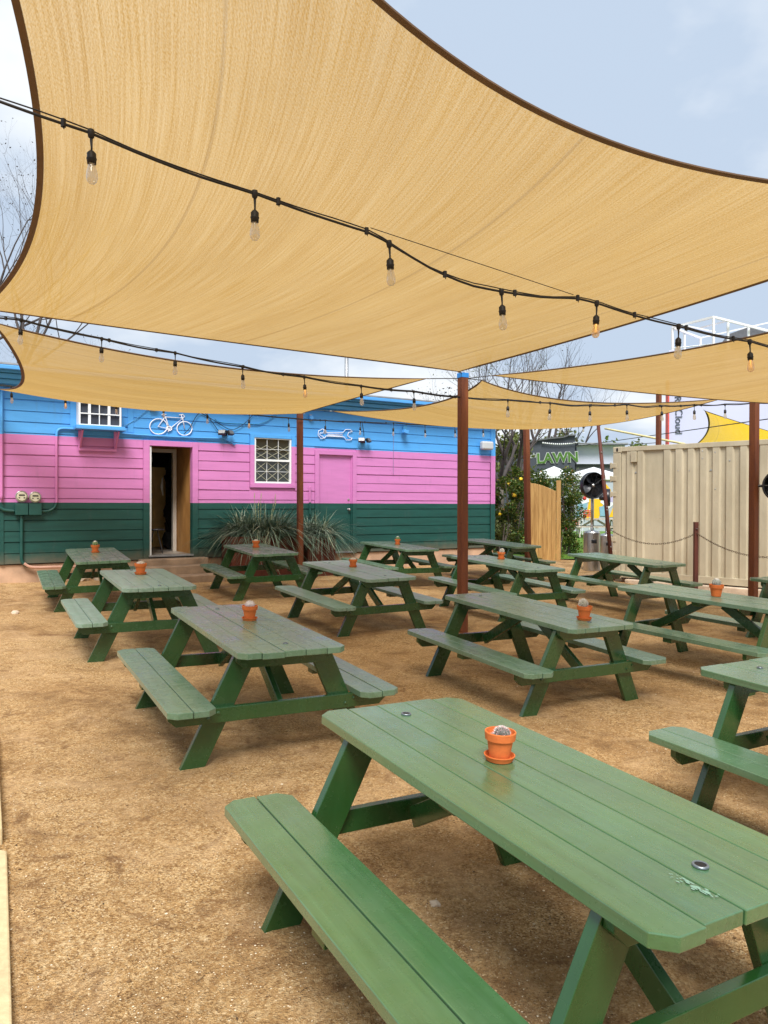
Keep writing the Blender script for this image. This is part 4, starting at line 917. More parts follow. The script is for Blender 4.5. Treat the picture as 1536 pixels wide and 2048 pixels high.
mb = MB(); mb.box(0, .16, -.006, 2.4, .12, HC - .13); mb.build('corner_post', M_CONT, cont, bevel=.008); mb = MB(); mb.box(LC - .16, LC, -.006, 2.4, .12, HC - .13); mb.build('corner_post', M_CONT, cont, bevel=.008)
mb = MB(); mb.box(.161, LC - .161, .061, 2.38, HC - .04, HC - .012); mb.box(.161, LC - .161, 2.36, 2.4, .1, HC - .05); mb.box(.161, LC - .161, .07, 2.38, .04, .1); mb.build('shell', M_CONT, cont)
for (x, z) in ((.0, 0), (0, HC - .125), (LC - .18, 0), (LC - .18, HC - .125)):
    mb = MB(); mb.box(x, x + .18, -.012, .15, z, z + .12); c = mb.build('corner_casting', M_CONT, cont, bevel=.012)
    mb = MB(); mb.lathe([(0, 0), (.03, 0), (.03, .003), (0, .003)], n=16, M=Matrix.Translation((x + .09, -.0125, z + .06)) @ Matrix.Rotation(R(90), 4, 'X') @ Matrix.Diagonal((.7, 1.3, 1, 1))); mb.build('hole', M_BLACK, c)
for zz in (.45, .72, 1.0 + .62, 1.93, HC - .42):
    mb = MB(); mb.box(-.05, .07, -.02, .03, zz, zz + .09); mb.tube([(-.045, .0, zz - .015), (-.045, .0, zz + .105)], .022, 10); mb.build('hinge', M_CONT, cont, bevel=.004)
a, b = cl(1176 + 370 / 4.267, 921); mb = MB(); mb.box(a, a + .11, -.03, .035, HC - .32, HC - .11); mb.build('vent_cover', M_CONT, cont, bevel=.006)
for (x, y) in ((400, 365), (1040, 345), (768, 347), (865, 347), (1085, 505), (975, 180), (1085, 190), (1208, 262), (975, 243)):
    mb = MB(); s, z = cl(1176 + x / 4.267, 860 + y / 4.267); blob(mb, (s, .036 if x in (400, 1040) else .002, z), .022 if x in (400, 1040) else .014, x, 1, .4, (1, .25, 1)); mb.build('fitting', M_GALV, cont)
# concrete footing under it
e = empty('concrete_footing', (CA.x, CA.y, 0), cang); tag(e, 'low concrete strip under the beige container', 'footing')
mb = MB(); mb.box(.3, LC - .2, -.10, .3, -.05, CZ0 - .004); mb.build('strip', M_STONE, e, bevel=.02, seg=3)

# ------------------------------------------------------------------ shade sails
def sail_mat(name, c1, c2, tr):
    M = Mat(name); uv = M.n('ShaderNodeUVMap', uv_map='uv')
    def mapped(scale):
        mp = M.n('ShaderNodeMapping'); mp.inputs['Scale'].default_value = scale; M.link(uv.outputs[0], mp.inputs[0]); return mp.outputs[0]
    streak = M.noise(mapped((4.0, .10, 1)), 1.0, 7, .62, .1)
    streak2 = M.noise(mapped((70, .8, 1)), 1.0, 4, .6, .1)
    weave = M.n('ShaderNodeTexWave', Scale=1.0, wave_type='BANDS', bands_direction='X'); M.link(mapped((48, 48, 1)), weave.inputs[0])
    grit = M.noise(mapped((150, 60, 1)), 1.0, 3, .6)
    f = M.math('ADD', M.math('MULTIPLY', streak, .20), M.math('MULTIPLY', streak2, .36)); f = M.math('ADD', f, M.math('MULTIPLY', grit, .44))
    col = M.ramp(f, [(0.40, c1), (0.60, c2)])
    sx = M.n('ShaderNodeSeparateXYZ'); M.link(uv.outputs[0], sx.inputs[0]); sm = M.math('ABSOLUTE', M.math('SUBTRACT', M.math('FRACT', M.math('MULTIPLY', M.math('ADD', sx.outputs['X'], .55), 1 / 1.9)), .5))
    col = M.mix(M.ramp(sm, [(0.0045, (.35, .35, .35)), (0.007, (0, 0, 0))]), col, (0.30, 0.18, 0.06))
    wv = M.ramp(weave.outputs[1], [(0.0, (0.68, 0.64, 0.58)), (0.6, (1.05, 1.05, 1.05))]); col = M.mix(1.0, col, wv, 'MULTIPLY')
    d = M.n('ShaderNodeBsdfDiffuse'); t = M.n('ShaderNodeBsdfTranslucent'); M.link(col, d.inputs[0])
    tcol = M.mix(1.0, col, tr, 'MULTIPLY'); M.link(tcol, t.inputs[0])
    ms = M.n('ShaderNodeMixShader'); ms.inputs[0].default_value = .60; M.link(d.outputs[0], ms.inputs[1]); M.link(t.outputs[0], ms.inputs[2])
    tp = M.n('ShaderNodeBsdfTransparent'); tp.inputs[0].default_value = (1, .93, .8, 1)
    ms2 = M.n('ShaderNodeMixShader'); lw = M.n('ShaderNodeLayerWeight', Blend=.5); M.link(M.math('MULTIPLY', M.ramp(M.math('ADD', M.math('MULTIPLY', grit, .6), M.math('MULTIPLY', streak2, .4)), [(0.40, (0.10, 0.10, 0.10)), (0.62, (0.52, 0.52, 0.52))]), M.math('SUBTRACT', 1.0, lw.outputs['Facing'], True)), ms2.inputs[0]); M.link(ms.outputs[0], ms2.inputs[1]); M.link(tp.outputs[0], ms2.inputs[2])
    bp = M.n('ShaderNodeBump', Strength=.35, Distance=.02); M.link(M.math('ADD', streak, M.math('MULTIPLY', streak2, .5)), bp.inputs['Height'])
    M.link(bp.outputs[0], d.inputs['Normal']); M.link(bp.outputs[0], t.inputs['Normal'])
    M.link(ms2.outputs[0], M.out.inputs[0]); return M.m
M_SAIL = sail_mat('tan_shade_cloth', (0.50, 0.315, 0.10), (0.68, 0.485, 0.21), (.97, .92, .80))
M_YSAIL = sail_mat('yellow_shade_cloth', (0.85, 0.55, 0.02), (0.95, 0.66, 0.04), (1, .95, .8))
M_HEM = plain('brown_sail_webbing', (0.145, 0.088, 0.05), .8, var=.15)
def bezp(e, t): A, c, B = e; return A * (1 - t) ** 2 + c * 2 * t * (1 - t) + B * t * t
def make_sail(edges, label, name='shade_sail', mat=None, hem=.032, swap=False, n=44, group='tan shade sails over the yard', wr=.012):
    E = [tuple(Vector(p) for p in e) for e in edges]; ctr = sum((e[0] for e in E), Vector()) / 4
    e = empty(name, ctr); tag(e, label, 'shade sail', group)
    c0, c1, c2, c3 = E[0][0], E[1][0], E[2][0], E[3][0]
    def S(u, v):   # u along edge0 (c0->c1), v along edge3 reversed (c0->c3)
        bot = bezp(E[0], u); top = bezp(E[2], 1 - u); lef = bezp(E[3], 1 - v); rig = bezp(E[1], v)
        p = bot * (1 - v) + top * v + lef * (1 - u) + rig * u - (c0 * (1 - u) * (1 - v) + c1 * u * (1 - v) + c2 * u * v + c3 * (1 - u) * v)
        a, b = (v, u) if swap else (u, v)
        w = math.sin(math.pi * u) * math.sin(math.pi * v); p.z += wr * w * (mnoise.noise(Vector((a * 14, b * 1.1, 2.0))) + .5 * mnoise.noise(Vector((a * 34, b * 1.6, 9.0))))
        return p - ctr
    me = bpy.data.meshes.new('cloth'); vs = [S(i / n, j / n) for j in range(n + 1) for i in range(n + 1)]; fs = [(j * (n + 1) + i, j * (n + 1) + i + 1, (j + 1) * (n + 1) + i + 1, (j + 1) * (n + 1) + i) for j in range(n) for i in range(n)]
    me.from_pydata(vs, [], fs); uvl = me.uv_layers.new(name='uv'); Lu = (c1 - c0).length; Lv = (c3 - c0).length
    for poly in me.polygons:
        poly.use_smooth = True
        for li in poly.loop_indices:
            vi = me.loops[li].vertex_index; i, j = vi % (n + 1), vi // (n + 1); U, V = i / n * Lu, j / n * Lv; uvl.data[li].uv = (V, U) if swap else (U, V)
    me.materials.append(mat or M_SAIL); o = bpy.data.objects.new('cloth', me); COL.objects.link(o); o.parent = e
    for k, f_ in enumerate((lambda t, d: S(t, d), lambda t, d: S(1 - d, t), lambda t, d: S(1 - t, 1 - d), lambda t, d: S(d, 1 - t))):
        mb = MB(); m = 48; vs = []
        for i in range(m + 1):
            t = i / m; p = f_(t, 0); inn = (f_(t, .03) - p); inn = inn.normalized() if inn.length > 1e-6 else Vector((0, 0, 1)); tg = (f_(min(1, t + .01), 0) - f_(max(0, t - .01), 0)).normalized(); nn = inn.cross(tg).normalized() * .0035
            w = hem * min(1, .25 + 12 * min(t, 1 - t)); vs += [p - inn * .006 - nn, p + inn * w - nn, p + inn * w + nn, p - inn * .006 + nn]
        fs = []
        for i in range(m):
            for a, b in ((0, 1), (1, 2), (2, 3), (3, 0)): fs.append((4 * i + a, 4 * i + b, 4 * i + 4 + b, 4 * i + 4 + a))
        mb.add(vs, fs); mb.build('hem', M_HEM, e, smooth=False)
    for k, c in enumerate((c0, c1, c2, c3)):
        q = c - ctr; d = (c - (c0 + c1 + c2 + c3) / 4).normalized(); mb = MB(); ring = [q + d * .03 + d * .028 * math.cos(a) + Vector((0, 0, 1)).cross(d).normalized() * .02 * math.sin(a) for a in [i * math.pi / 6 for i in range(13)]]
        mb.tube(ring, .005, 6, caps=False); mb.build('corner_ring', M_GALV, e, smooth=True)
    return e
VP2 = Vector((-3.99, 7.47, 3.68)); VP3 = Vector((3.214, 3.828, 3.334)); VP4 = Vector((-.968, 1.062, 3.74)); VC = Vector((.91, 9.25, 3.375))
VC = at(918, 743, 9.15)
def midc(a, b, d=(0, 0, 0)): return (a + b) / 2 + Vector(d)
# big sail: C -> P3 -> P4 -> P2
def thru(a, b, px, py, t, Y=None):
    """control point so that the edge passes near the photo point at parameter t"""
    m = a.lerp(b, t); q = at(px, py, m.y if Y is None else Y); return (q - a * (1 - t) ** 2 - b * t * t) / (2 * t * (1 - t))
eCP3 = (VC, thru(VC, VP3, 1390, 608, .55, 6.45), VP3)
eP2C = (VP2, thru(VP2, VC, 470, 686, .55, 8.6), VC)
make_sail([eCP3, (VP3, Vector((.231, 4.121, 3.397)), VP4), (VP4, Vector((-1.579, 4.652, 3.662)), VP2), eP2C], 'huge tan shade sail overhead filling the upper half of the photo', hem=.036, swap=True, n=56, wr=.012)
make_sail([[(.532, 9.501, 3.317), (-2.225, 9.542, 3.33), (-4.004, 7.746, 3.613)], [(-4.004, 7.746, 3.613), (-4.433, 10.308, 3.07), (-6.607, 12.209, 3.665)], [(-6.607, 12.209, 3.665), (-3.757, 12.544, 3.12), (-1.507, 14.101, 3.412)], [(-1.507, 14.101, 3.412), (-1.149, 11.551, 3.161), (.532, 9.501, 3.317)]], 'tan shade sail at the left reaching over the open doorway', swap=True)
make_sail([[(1.256, 9.737, 3.333), (.969, 12.249, 3.196), (-.974, 14.196, 3.466)], [(-.974, 14.196, 3.466), (1.274, 14.037, 3.034), (2.873, 15.095, 3.255)], [(2.873, 15.095, 3.255), (3.893, 13.215, 2.968), (5.06, 11.383, 3.316)], [(5.06, 11.383, 3.316), (2.686, 11.424, 3.122), (1.256, 9.737, 3.333)]], 'tan shade sail behind the central post, over the building corner', swap=False)
make_sail([[(1.338, 9.343, 3.33), (3.902, 9.621, 3.054), (5.97, 10.906, 3.167)], [(5.97, 10.906, 3.167), (6.303, 8.289, 3.219), (8.306, 6.299, 3.303)], [(8.306, 6.299, 3.303), (5.565, 6.205, 3.245), (3.587, 4.519, 3.207)], [(3.587, 4.519, 3.207), (3.745, 7.368, 3.255), (1.338, 9.343, 3.33)]], 'tan shade sail at the right edge in front of the container', swap=False)
# yellow sail beyond the container
ya = at(1409, 821, 24); yb = at(1600, 880, 22); yc = at(1600, 960, 30); yd = at(1386, 893, 26)
make_sail([[ya, at(1480, 846, 23.5), yb], [yb, at(1590, 920, 26), yc], [yc, at(1500, 900, 28), yd], [yd, at(1432, 862, 25), ya]], 'bright yellow shade sail beyond the container at the right', mat=M_YSAIL, hem=.06, group='yellow shade sail beyond the container')
def rope(p, q, r, label, sag=0, name='rigging_cable', group='cables tying the sails to the posts', mat=None):
    p = Vector(p); q = Vector(q); c = (p + q) / 2; mb = MB(); n = 12
    mb.tube([p.lerp(q, i / n) - c - Vector((0, 0, sag * 4 * (i / n) * (1 - i / n))) for i in range(n + 1)], r, 6)
    return tag(mb.build(name, mat or M_RIG, loc=c, smooth=True), label, 'cable', group)
M_RIG = plain('dark_rigging', (0.05, 0.05, 0.05), .4, metal=.6, var=.3)
CT = Vector((PC.x, PC.y, at(925, 757, 9.39).z))
rope(Vector((.532, 9.501, 3.317)), CT + Vector((-.05, 0, 0)), .006, 'short cable tying the left shade sail to the central post')
rope(Vector((1.256, 9.737, 3.333)), CT + Vector((.05, 0, -.0)), .006, 'short cable tying the sail behind the post to the central post')
rope(Vector((1.338, 9.343, 3.33)), CT + Vector((.05, 0, 0)), .006, 'short turnbuckle cable tying the right shade sail to the central post')
rope(VC, Vector((PC.x, PC.y, at(925, 748, 9.39).z)), .006, 'short cable tying the huge overhead sail to the central post')
rope(Vector((5.06, 11.383, 3.316)), Vector((P4.x, P4.y, at(1507, 803, 11.15).z)), .006, 'short cable from the sail behind the central post to the right rusty post')
rope(Vector((-.974, 14.196, 3.466)), Vector((P2.x, P2.y, 3.5)), .006, 'short cable tying a sail corner to the post before the planters')
rope(at(1150, 893, 30), at(1536, 838, 16), .012, 'thin black wire sloping up to the right above the container', name='utility_wire', group='overhead wires on the right', mat=M_BLACK)
rope(at(1120, 883, 34), at(1320, 885, 26), .012, 'thin black wire running level behind the leaning pipe', sag=.1, name='utility_wire', group='overhead wires on the right', mat=M_BLACK)
rope(at(1210, 857, 22), at(1370, 888, 20), .03, 'pale yellow rope sloping down behind the container', name='yellow_rope', group='ropes behind the container', mat=plain('pale_yellow_rope', (0.62, 0.55, 0.28), .7))

# ------------------------------------------------------------------ string lights
def bulb_glass(name, warm):
    M = Mat(name); N = M.n
    tp = N('ShaderNodeBsdfTransparent'); tp.inputs[0].default_value = (1, .97, .9, 1) if not warm else (1, .92, .78, 1)
    gl = N('ShaderNodeBsdfGlossy', Roughness=.08); df = N('ShaderNodeBsdfTranslucent'); df.inputs[0].default_value = (.92, .88, .78, 1) if not warm else (1, .78, .55, 1)
    fr = N('ShaderNodeLayerWeight', Blend=.35)
    m1 = N('ShaderNodeMixShader'); m1.inputs[0].default_value = .42; M.link(tp.outputs[0], m1.inputs[1]); M.link(df.outputs[0], m1.inputs[2])
    m2 = N('ShaderNodeMixShader'); M.link(M.math('MULTIPLY', fr.outputs['Facing'], .7), m2.inputs[0]); M.link(m1.outputs[0], m2.inputs[1]); M.link(gl.outputs[0], m2.inputs[2])
    M.link(m2.outputs[0], M.out.inputs[0]); return M.m
M_GL = bulb_glass('clear_bulb_glass', False); M_GLW = bulb_glass('amber_bulb_glass', True)
M_FIL = Mat('filament'); M_FIL.set(Base_Color=(.5, .3, .1), Emission_Color=(1, .55, .15), Emission_Strength=0.9); M_FIL = M_FIL.m
M_COREW = plain('bulb_stem', (.8, .76, .68), .3)
def string_lights(anchor_px, start, dxy, n, cord_pts, label, drop=.125, r=.0065, bulb_s=1.0, warm=(), skip=(), extra=True, guy=None):
    """start: photo pixel + depth of bulb 0; bulbs every dxy metres; cord_pts: photo height of the cord over photo x"""
    x0, Y0 = anchor_px; S = at(x0, 1001, Y0)
    def pos(t):
        X, Y = S.x + dxy[0] * t, S.y + dxy[1] * t; px = 768 + CAM_F * X / Y; py = None
        for (a, b), (c, d) in zip(cord_pts, cord_pts[1:]):
            if a <= px <= c or (c, d) == cord_pts[-1]: k = (px - a) / (c - a); py = b + (d - b) * k; break
        if px < cord_pts[0][0]: (a, b), (c, d) = cord_pts[0], cord_pts[1]; py = b + (d - b) * (px - a) / (c - a)
        return at(px, py, Y)
    e = empty('string_light', pos(0)); tag(e, label, 'string light', 'festoon strings of bulbs'); o0 = e.location.copy()
    pts = []; m = (n + 1) * 8
    for i in range(m + 1):
        t = -1.2 + (n + 1.4) * i / m; p = pos(t); k = t - math.floor(t); p.z -= .012 * math.sin(math.pi * k); pts.append(p - o0)
    mb = MB(); mb.tube(pts, r, 8); mb.build('cord', M_BLACK, e, smooth=True)
    if extra:
        mb = MB(); q = [p + Vector((0, .004, .012 + .012 * mnoise.noise(Vector((i * .21, 0, 4))))) for i, p in enumerate(pts)]; mb.tube(q, r * .5, 6); mb.build('support_wire', M_BLACK, e, smooth=True)
        mb = MB()
        for i in range(3, m, 5):
            if rnd.random() < .55: p = pts[i]; mb.tube([p + Vector((0, 0, -.012)), p + Vector((0, 0, .02))], r * 1.7, 6); mb.tube([p, p + Vector((.004, -.004, -.022))], .0025, 5)
        mb.build('tie', M_BLACK, e)
    for i in range(n):
        if i in skip: continue
        p = pos(i) - o0; s = bulb_s * (1 + .03 * (rnd.random() - .5)); tl = Matrix.Translation(p) @ Matrix.Rotation((rnd.random() - .5) * .12, 4, 'X') @ Matrix.Rotation((rnd.random() - .5) * .12, 4, 'Y'); d = drop * s
        mb = MB(); mb.tube([tl @ Vector((0, 0, 0)), tl @ Vector((.001, 0, -d * .5)), tl @ Vector((0, 0, -d * .62))], [.008, .0042, .0046], 8); mb.lathe([(.0, .018), (.013, .014), (.015, 0), (.012, -.018), (.004, -.024)], n=12, M=tl)
        mb.lathe([(.004, -d * .56), (.012, -d * .62), (.0185, -d * .68), (.0185, -d * .82), (.0205, -d * .84), (.0205, -d * .87), (.0185, -d * .89), (.018, -d * 1.02), (0, -d * 1.02)], n=16, M=tl)
        so = mb.build('bulb_socket', M_BLACK, e, smooth=True)
        mb = MB(); g = -d * 1.02; B = .058 * s
        mb.lathe([(.0145, g), (.0155, g - B * .2), (.0215, g - B * .55), (.0235, g - B * .82), (.0235, g - B * 1.0), (.020, g - B * 1.22), (.012, g - B * 1.38), (0, g - B * 1.43)], n=18, M=tl)
        b = mb.build('bulb', M_GLW if i in warm else M_GL, so, smooth=True)
        mb = MB(); mb.tube([tl @ Vector((0, 0, g)), tl @ Vector((0, 0, g - B * .55))], [.006, .003], 8)
        for a in range(4): mb.tube([tl @ Vector((.003 * math.cos(a * 1.57), .003 * math.sin(a * 1.57), g - B * .5)), tl @ Vector((.009 * math.cos(a * 1.57), .009 * math.sin(a * 1.57), g - B * .9))], .0008, 4)
        mb.build('filament', M_FIL if i in warm else M_COREW, so)
    if guy:
        mb = MB(); mb.tube([pos(guy[0]) - o0 + Vector((0, 0, .02)), pos(guy[1]) - o0 + Vector((0, 0, .01))], .0022, 5); mb.build('guy_wire', M_BLACK, e)
    return e
string_lights((182, 3.13), None, (.619, .341), 7, [(-60, 175), (0, 197), (187, 268), (300, 311), (390, 345), (512, 388), (560, 403), (665, 437), (745, 465), (780, 488), (870, 537), (940, 567), (1002, 583), (1080, 590), (1150, 593), (1197, 607), (1280, 630), (1355, 652), (1430, 668), (1500, 683), (1600, 705)], 'nearest black string of bulbs crossing under the huge sail', warm=(4, 6), r=.0063, guy=(1.85, 3.74))
string_lights((42, 7.0), None, (.619, .341), 18, [(-60, 628), (0, 634), (42, 640), (125, 659), (206, 678), (280, 693), (352, 706), (491, 735), (613, 755), (728, 773), (826, 783), (925, 795), (1012, 800), (1060, 802), (1099, 806), (1140, 810), (1180, 811), (1252, 809), (1290, 813), (1323, 812), (1388, 810), (1449, 809), (1508, 806), (1600, 804)], 'middle black string of bulbs passing the central post', skip=(15,), r=.0085, bulb_s=1.08, warm=(4, 7))
string_lights((22, 11.6), None, (.657, .412), 17, [(-60, 762), (0, 770), (22, 773), (126, 785), (227, 797), (323, 805), (415, 818), (500, 828), (577, 836), (651, 841), (721, 844), (790, 846), (853, 850), (972, 851), (1060, 846), (1200, 842)], 'far black string of bulbs along the painted wall', r=.009, bulb_s=1.1, drop=.15, warm=(1, 5))

# ------------------------------------------------------------------ pedestal fans and heaters base
def fan_head(e, zc, rad, yaw, tilt=0, off=(0, 0)):
    Mx = Matrix.Translation((off[0], off[1], zc)) @ Matrix.Rotation(yaw, 4, 'Z') @ Matrix.Rotation(R(90) + tilt, 4, 'X')
    mb = MB(); mb.lathe([(rad, -.07), (rad + .012, -.06), (rad + .012, .06), (rad, .07), (rad - .012, .06), (rad - .012, -.06), (rad, -.07)], n=40, M=Mx); mb.build('fan_ring', M_BLACKMETAL, e, smooth=True)
    mb = MB()
    for k in range(4):
        a0 = k * math.pi / 2 + .5; vs = []; cols = 7
        for i in range(cols + 1):
            t = i / cols; r_ = rad * (.16 + .72 * t); w = .30 + .42 * math.sin(math.pi * min(1, t * .85 + .15)); 
            for j in range(5):
                s = j / 4 - .5; a = a0 + s * w * 1.4; vs.append(Mx @ Vector((r_ * math.cos(a), r_ * math.sin(a), -.03 + s * .07)))
        mb.add(vs, [(i * 5 + j, i * 5 + j + 1, (i + 1) * 5 + j + 1, (i + 1) * 5 + j) for i in range(cols) for j in range(4)])
    mb.build('fan_blades', M_BLACKMETAL, e, smooth=True)
    mb = MB(); mb.lathe([(0, .055), (.03, .05), (.045, .02), (.05, -.04), (.0, -.07)], n=20, M=Mx); mb.build('hub', M_STEEL, e, smooth=True)
    mb = MB()
    for k in range(10):
        a = k * math.pi / 5; mb.tube([Mx @ Vector((.04 * math.cos(a), .04 * math.sin(a), .052)), Mx @ Vector((rad * math.cos(a), rad * math.sin(a), .062))], .0025, 5)
    for q in (.35, .62, .85): mb.tube([Mx @ Vector((rad * q * math.cos(x), rad * q * math.sin(x), .058)), Mx @ Vector((rad * q * math.cos(x + .2), rad * q * math.sin(x + .2), .058))], .0025, 4) if False else None
    mb.build('guard', M_BLACKMETAL, e)
    mb = MB(); mb.lathe([(0, -.19), (.06, -.18), (.075, -.10), (.07, -.05), (0, -.045)], n=20, M=Mx); mb.build('motor', M_BLACKMETAL, e, smooth=True)
def ped(px, Y, label, top_py, base_py, rad, yaw, w):
    p = at(px, 1001, Y); zg = ground(p.x, p.y); e = empty('pedestal_fan', (p.x, p.y, zg)); tag(e, label, 'fan', 'black fans on steel bases')
    zt = at(px, base_py, Y).z - zg; zf = at(px, top_py, Y).z - zg
    mb = MB(); mb.lathe([(0, 0), (w, 0), (w, zt - .04), (w * .97, zt - .035), (w * .97, zt - .03), (w, zt - .025), (w * .9, zt), (w * .3, zt + .03), (0, zt + .03)], n=36); mb.build('base', M_STEEL, e, smooth=False)
    mb = MB(); mb.box(-.06, .06, -w - .012, -w + .02, zt - .26, zt - .17); mb.build('handle', M_BLACKMETAL, e, bevel=.02)
    mb = MB(); mb.tube([(0, 0, zt), (0, 0, zf - .05)], .028, 14); mb.build('pole', M_STEEL, e, smooth=True)
    fan_head(e, zf, rad, yaw, 0, (-.02, -.12)); return e
ped(1184, 17.0, 'black round fan on a brushed steel drum base at the lawn opening', 971, 1063, .285, R(18), .185)
ped(1213, 18.3, 'second steel drum fan, seen edge-on behind the leaning pipe', 995, 1069, .20, R(75), .19)
e = empty('post_fan', (P4.x, P4.y, at(1507, 972, 11.15).z)); tag(e, 'black fan clamped to the right rusty post, cut by the right edge', 'fan')
mb = MB(); mb.tube([(.05, -.02, 0), (.26, -.08, 0)], .02, 8); mb.build('bracket', M_BLACKMETAL, e); fan_head(e, 0, .225, R(-25), 0, (.285, -.2))

# ------------------------------------------------------------------ gate
gp = at(1060, 1001, 19.5); gq = at(1112, 1001, 19.1); gd = (gq - gp); gd.z = 0; gl_ = gd.length; ga = math.atan2(gd.y, gd.x); zg = .15
gate = empty('wooden_gate', (gp.x, gp.y, zg), ga); tag(gate, 'tan cedar plank gate with a curved top between the shrubs', 'gate')
M_CEDAR = Mat('cedar_planks'); v = M_CEDAR.coords(scale=(14, 14, 1.2)); M_CEDAR.set(Base_Color=M_CEDAR.ramp(M_CEDAR.noise(v, 1.2, 6, .6, 1.0), [(0.3, (0.34, 0.175, 0.05)), (0.7, (0.60, 0.37, 0.13))]), Roughness=.7); M_CEDAR = M_CEDAR.m
zt0 = at(1060, 966, 19.5).z - zg; zt1 = at(1112, 983, 19.1).z - zg; nb = 6; mb = MB()
for k in range(nb):
    a, b = gl_ * k / nb, gl_ * (k + 1) / nb - .006; f_ = lambda t: zt0 + (zt1 - zt0) * (t ** 1.6); mb.prism([(a, .0), (b, .0), (b, f_((k + 1) / nb)), (a, f_(k / nb))], 0, .022, 'y')
mb.build('planks', M_CEDAR, gate, bevel=.002)
mb = MB(); mb.box(0, gl_, .023, .06, .3, .39); mb.box(0, gl_, .023, .06, zt1 - .35, zt1 - .26); mb.beam((0.05, .042, .4), (gl_ - .05, .042, zt1 - .36), .036, .09, (0, 0, 1)); mb.build('rail', M_CEDAR, gate)
mb = MB(); zp = at(1117, 961, 19.1).z - zg; mb.box(gl_ + .012, gl_ + .10, -.01, .08, -.1, zp); mb.box(-.10, -.012, -.01, .08, -.1, zt0 + .02); mb.build('gate_post', M_CEDAR, gate, bevel=.004)

# ------------------------------------------------------------------ vegetation
def leaf_mat(name, stops, rough=.55, tr=.25):
    M = Mat(name); gi = M.n('ShaderNodeNewGeometry'); col = M.ramp(gi.outputs['Random Per Island'], stops)
    t = M.n('ShaderNodeBsdfTranslucent'); M.link(M.mix(1.0, col, (1.3, 1.35, .7), 'MULTIPLY'), t.inputs[0]); M.set(Base_Color=col, Roughness=rough)
    ms = M.n('ShaderNodeMixShader'); ms.inputs[0].default_value = tr; M.link(M.bsdf.outputs[0], ms.inputs[1]); M.link(t.outputs[0], ms.inputs[2]); M.link(ms.outputs[0], M.out.inputs[0]); return M.m
M_LEAFD = leaf_mat('shrub_leaves', [(0, (0.03, 0.07, 0.015)), (.5, (0.08, 0.15, 0.03)), (.85, (0.19, 0.24, 0.06)), (1, (0.40, 0.22, 0.09))])
M_LEAFL = leaf_mat('light_leaves', [(0, (0.06, 0.11, 0.02)), (.6, (0.14, 0.22, 0.04)), (1, (0.30, 0.34, 0.10))])
M_LEAFO = leaf_mat('olive_leaves', [(0, (0.07, 0.09, 0.035)), (.6, (0.15, 0.18, 0.06)), (1, (0.26, 0.27, 0.11))])
M_BARK = plain('grey_bark', (0.13, 0.11, 0.095), .9, var=.35, scale=12, bump=.6, bscale=40)
M_TWIG = plain('dark_twigs', (0.07, 0.058, 0.055), .9, var=.3)
M_YFLOWER = plain('yellow_petals', (0.85, 0.55, 0.02), .6); M_RFLOWER = plain('red_berries', (0.6, 0.05, 0.03), .5)
def leaf(mb, p, s, r2):
    d = Vector((r2.gauss(0, 1), r2.gauss(0, 1), r2.gauss(0, .6))).normalized(); u = d.cross(Vector((r2.random(), r2.random(), 1))).normalized(); L = s * (.7 + .6 * r2.random()); w = L * .32
    n = d.cross(u) * w * .25
    mb.add([p, p + d * L * .5 + u * w + n, p + d * L, p + d * L * .5 - u * w + n], [(0, 1, 2, 3)])
def branchy(p, d, L, r, depth, tw, tips, r2, spread=.55, up=.12, shrink=.72):
    pts = [p.copy()]; rs = [r]; q = p.copy(); dd = d.copy(); n = 4
    for i in range(n):
        dd = (dd + Vector((r2.gauss(0, .10), r2.gauss(0, .10), up * .5 + r2.gauss(0, .05)))).normalized(); q = q + dd * L / n; pts.append(q.copy()); rs.append(r * (1 - .42 * (i + 1) / n))
    tw.tube(pts, rs, 6 if depth > 2 else 4, caps=False)
    if depth <= 0: tips.append((q, dd)); return
    k = 2 + (r2.random() < .55) + (depth > 3 and r2.random() < .4)
    for i in range(k):
        nd = (dd + Vector((r2.gauss(0, spread), r2.gauss(0, spread), r2.gauss(up, spread * .6)))).normalized(); st = pts[-1] if i < 2 else pts[2 + (r2.random() < .5)]
        branchy(st, nd, L * (shrink + .15 * (r2.random() - .5)), rs[-1] * (.85 if i == 0 else .68), depth - 1, tw, tips, r2, spread, up, shrink)
    if depth <= 2: tips.append((q, dd))
def bare_tree(px, Y, h, seed, label, depth=6, lean=(0, 0), leaves=0, lmat=None, r0=None, spread=.5, x=None, lsize=.05):
    p = at(px, 1001, Y); zg = gbase(p.x, p.y); e = empty('bare_tree', (p.x, p.y, zg)); tag(e, label, 'tree', 'bare trees round the yard'); r2 = random.Random(seed)
    tips = []; trunk = MB(); crown = MB(); th = h * .28; r0 = r0 or h * .016; pts = [Vector((0, 0, -.1)), Vector((lean[0] * .3, 0, th * .5)), Vector((lean[0] * .7, lean[1], th))]
    trunk.tube(pts, [r0 * 1.15, r0, r0 * .85], 10); trunk.build('trunk', M_BARK, e, smooth=True)
    for i in range(3 + (r2.random() < .5)):
        a = i * 2.1 + r2.random(); branchy(pts[-1], Vector((math.cos(a) * .45 + lean[0] * .3, math.sin(a) * .45, 1)).normalized(), h * .24, r0 * .62, depth - 1, crown, tips, r2, spread, .14)
    crown.build('branches', M_TWIG, e, smooth=True)
    mb = MB()
    for (q, d) in tips:
        if r2.random() < (1 if leaves else .25):
            for k in range(leaves if leaves else 1): leaf(mb, q + Vector((r2.gauss(0, .12), r2.gauss(0, .12), r2.gauss(0, .12))) * (1 if leaves else .2), lsize, r2)
    if mb.v: mb.build('leaves', lmat or M_TWIG, e)
    return e
bare_tree(-60, 19.0, 10.0, 21, 'bare branching tree rising behind the left end of the building', depth=7, lean=(.6, 0), spread=.55, lsize=.05)
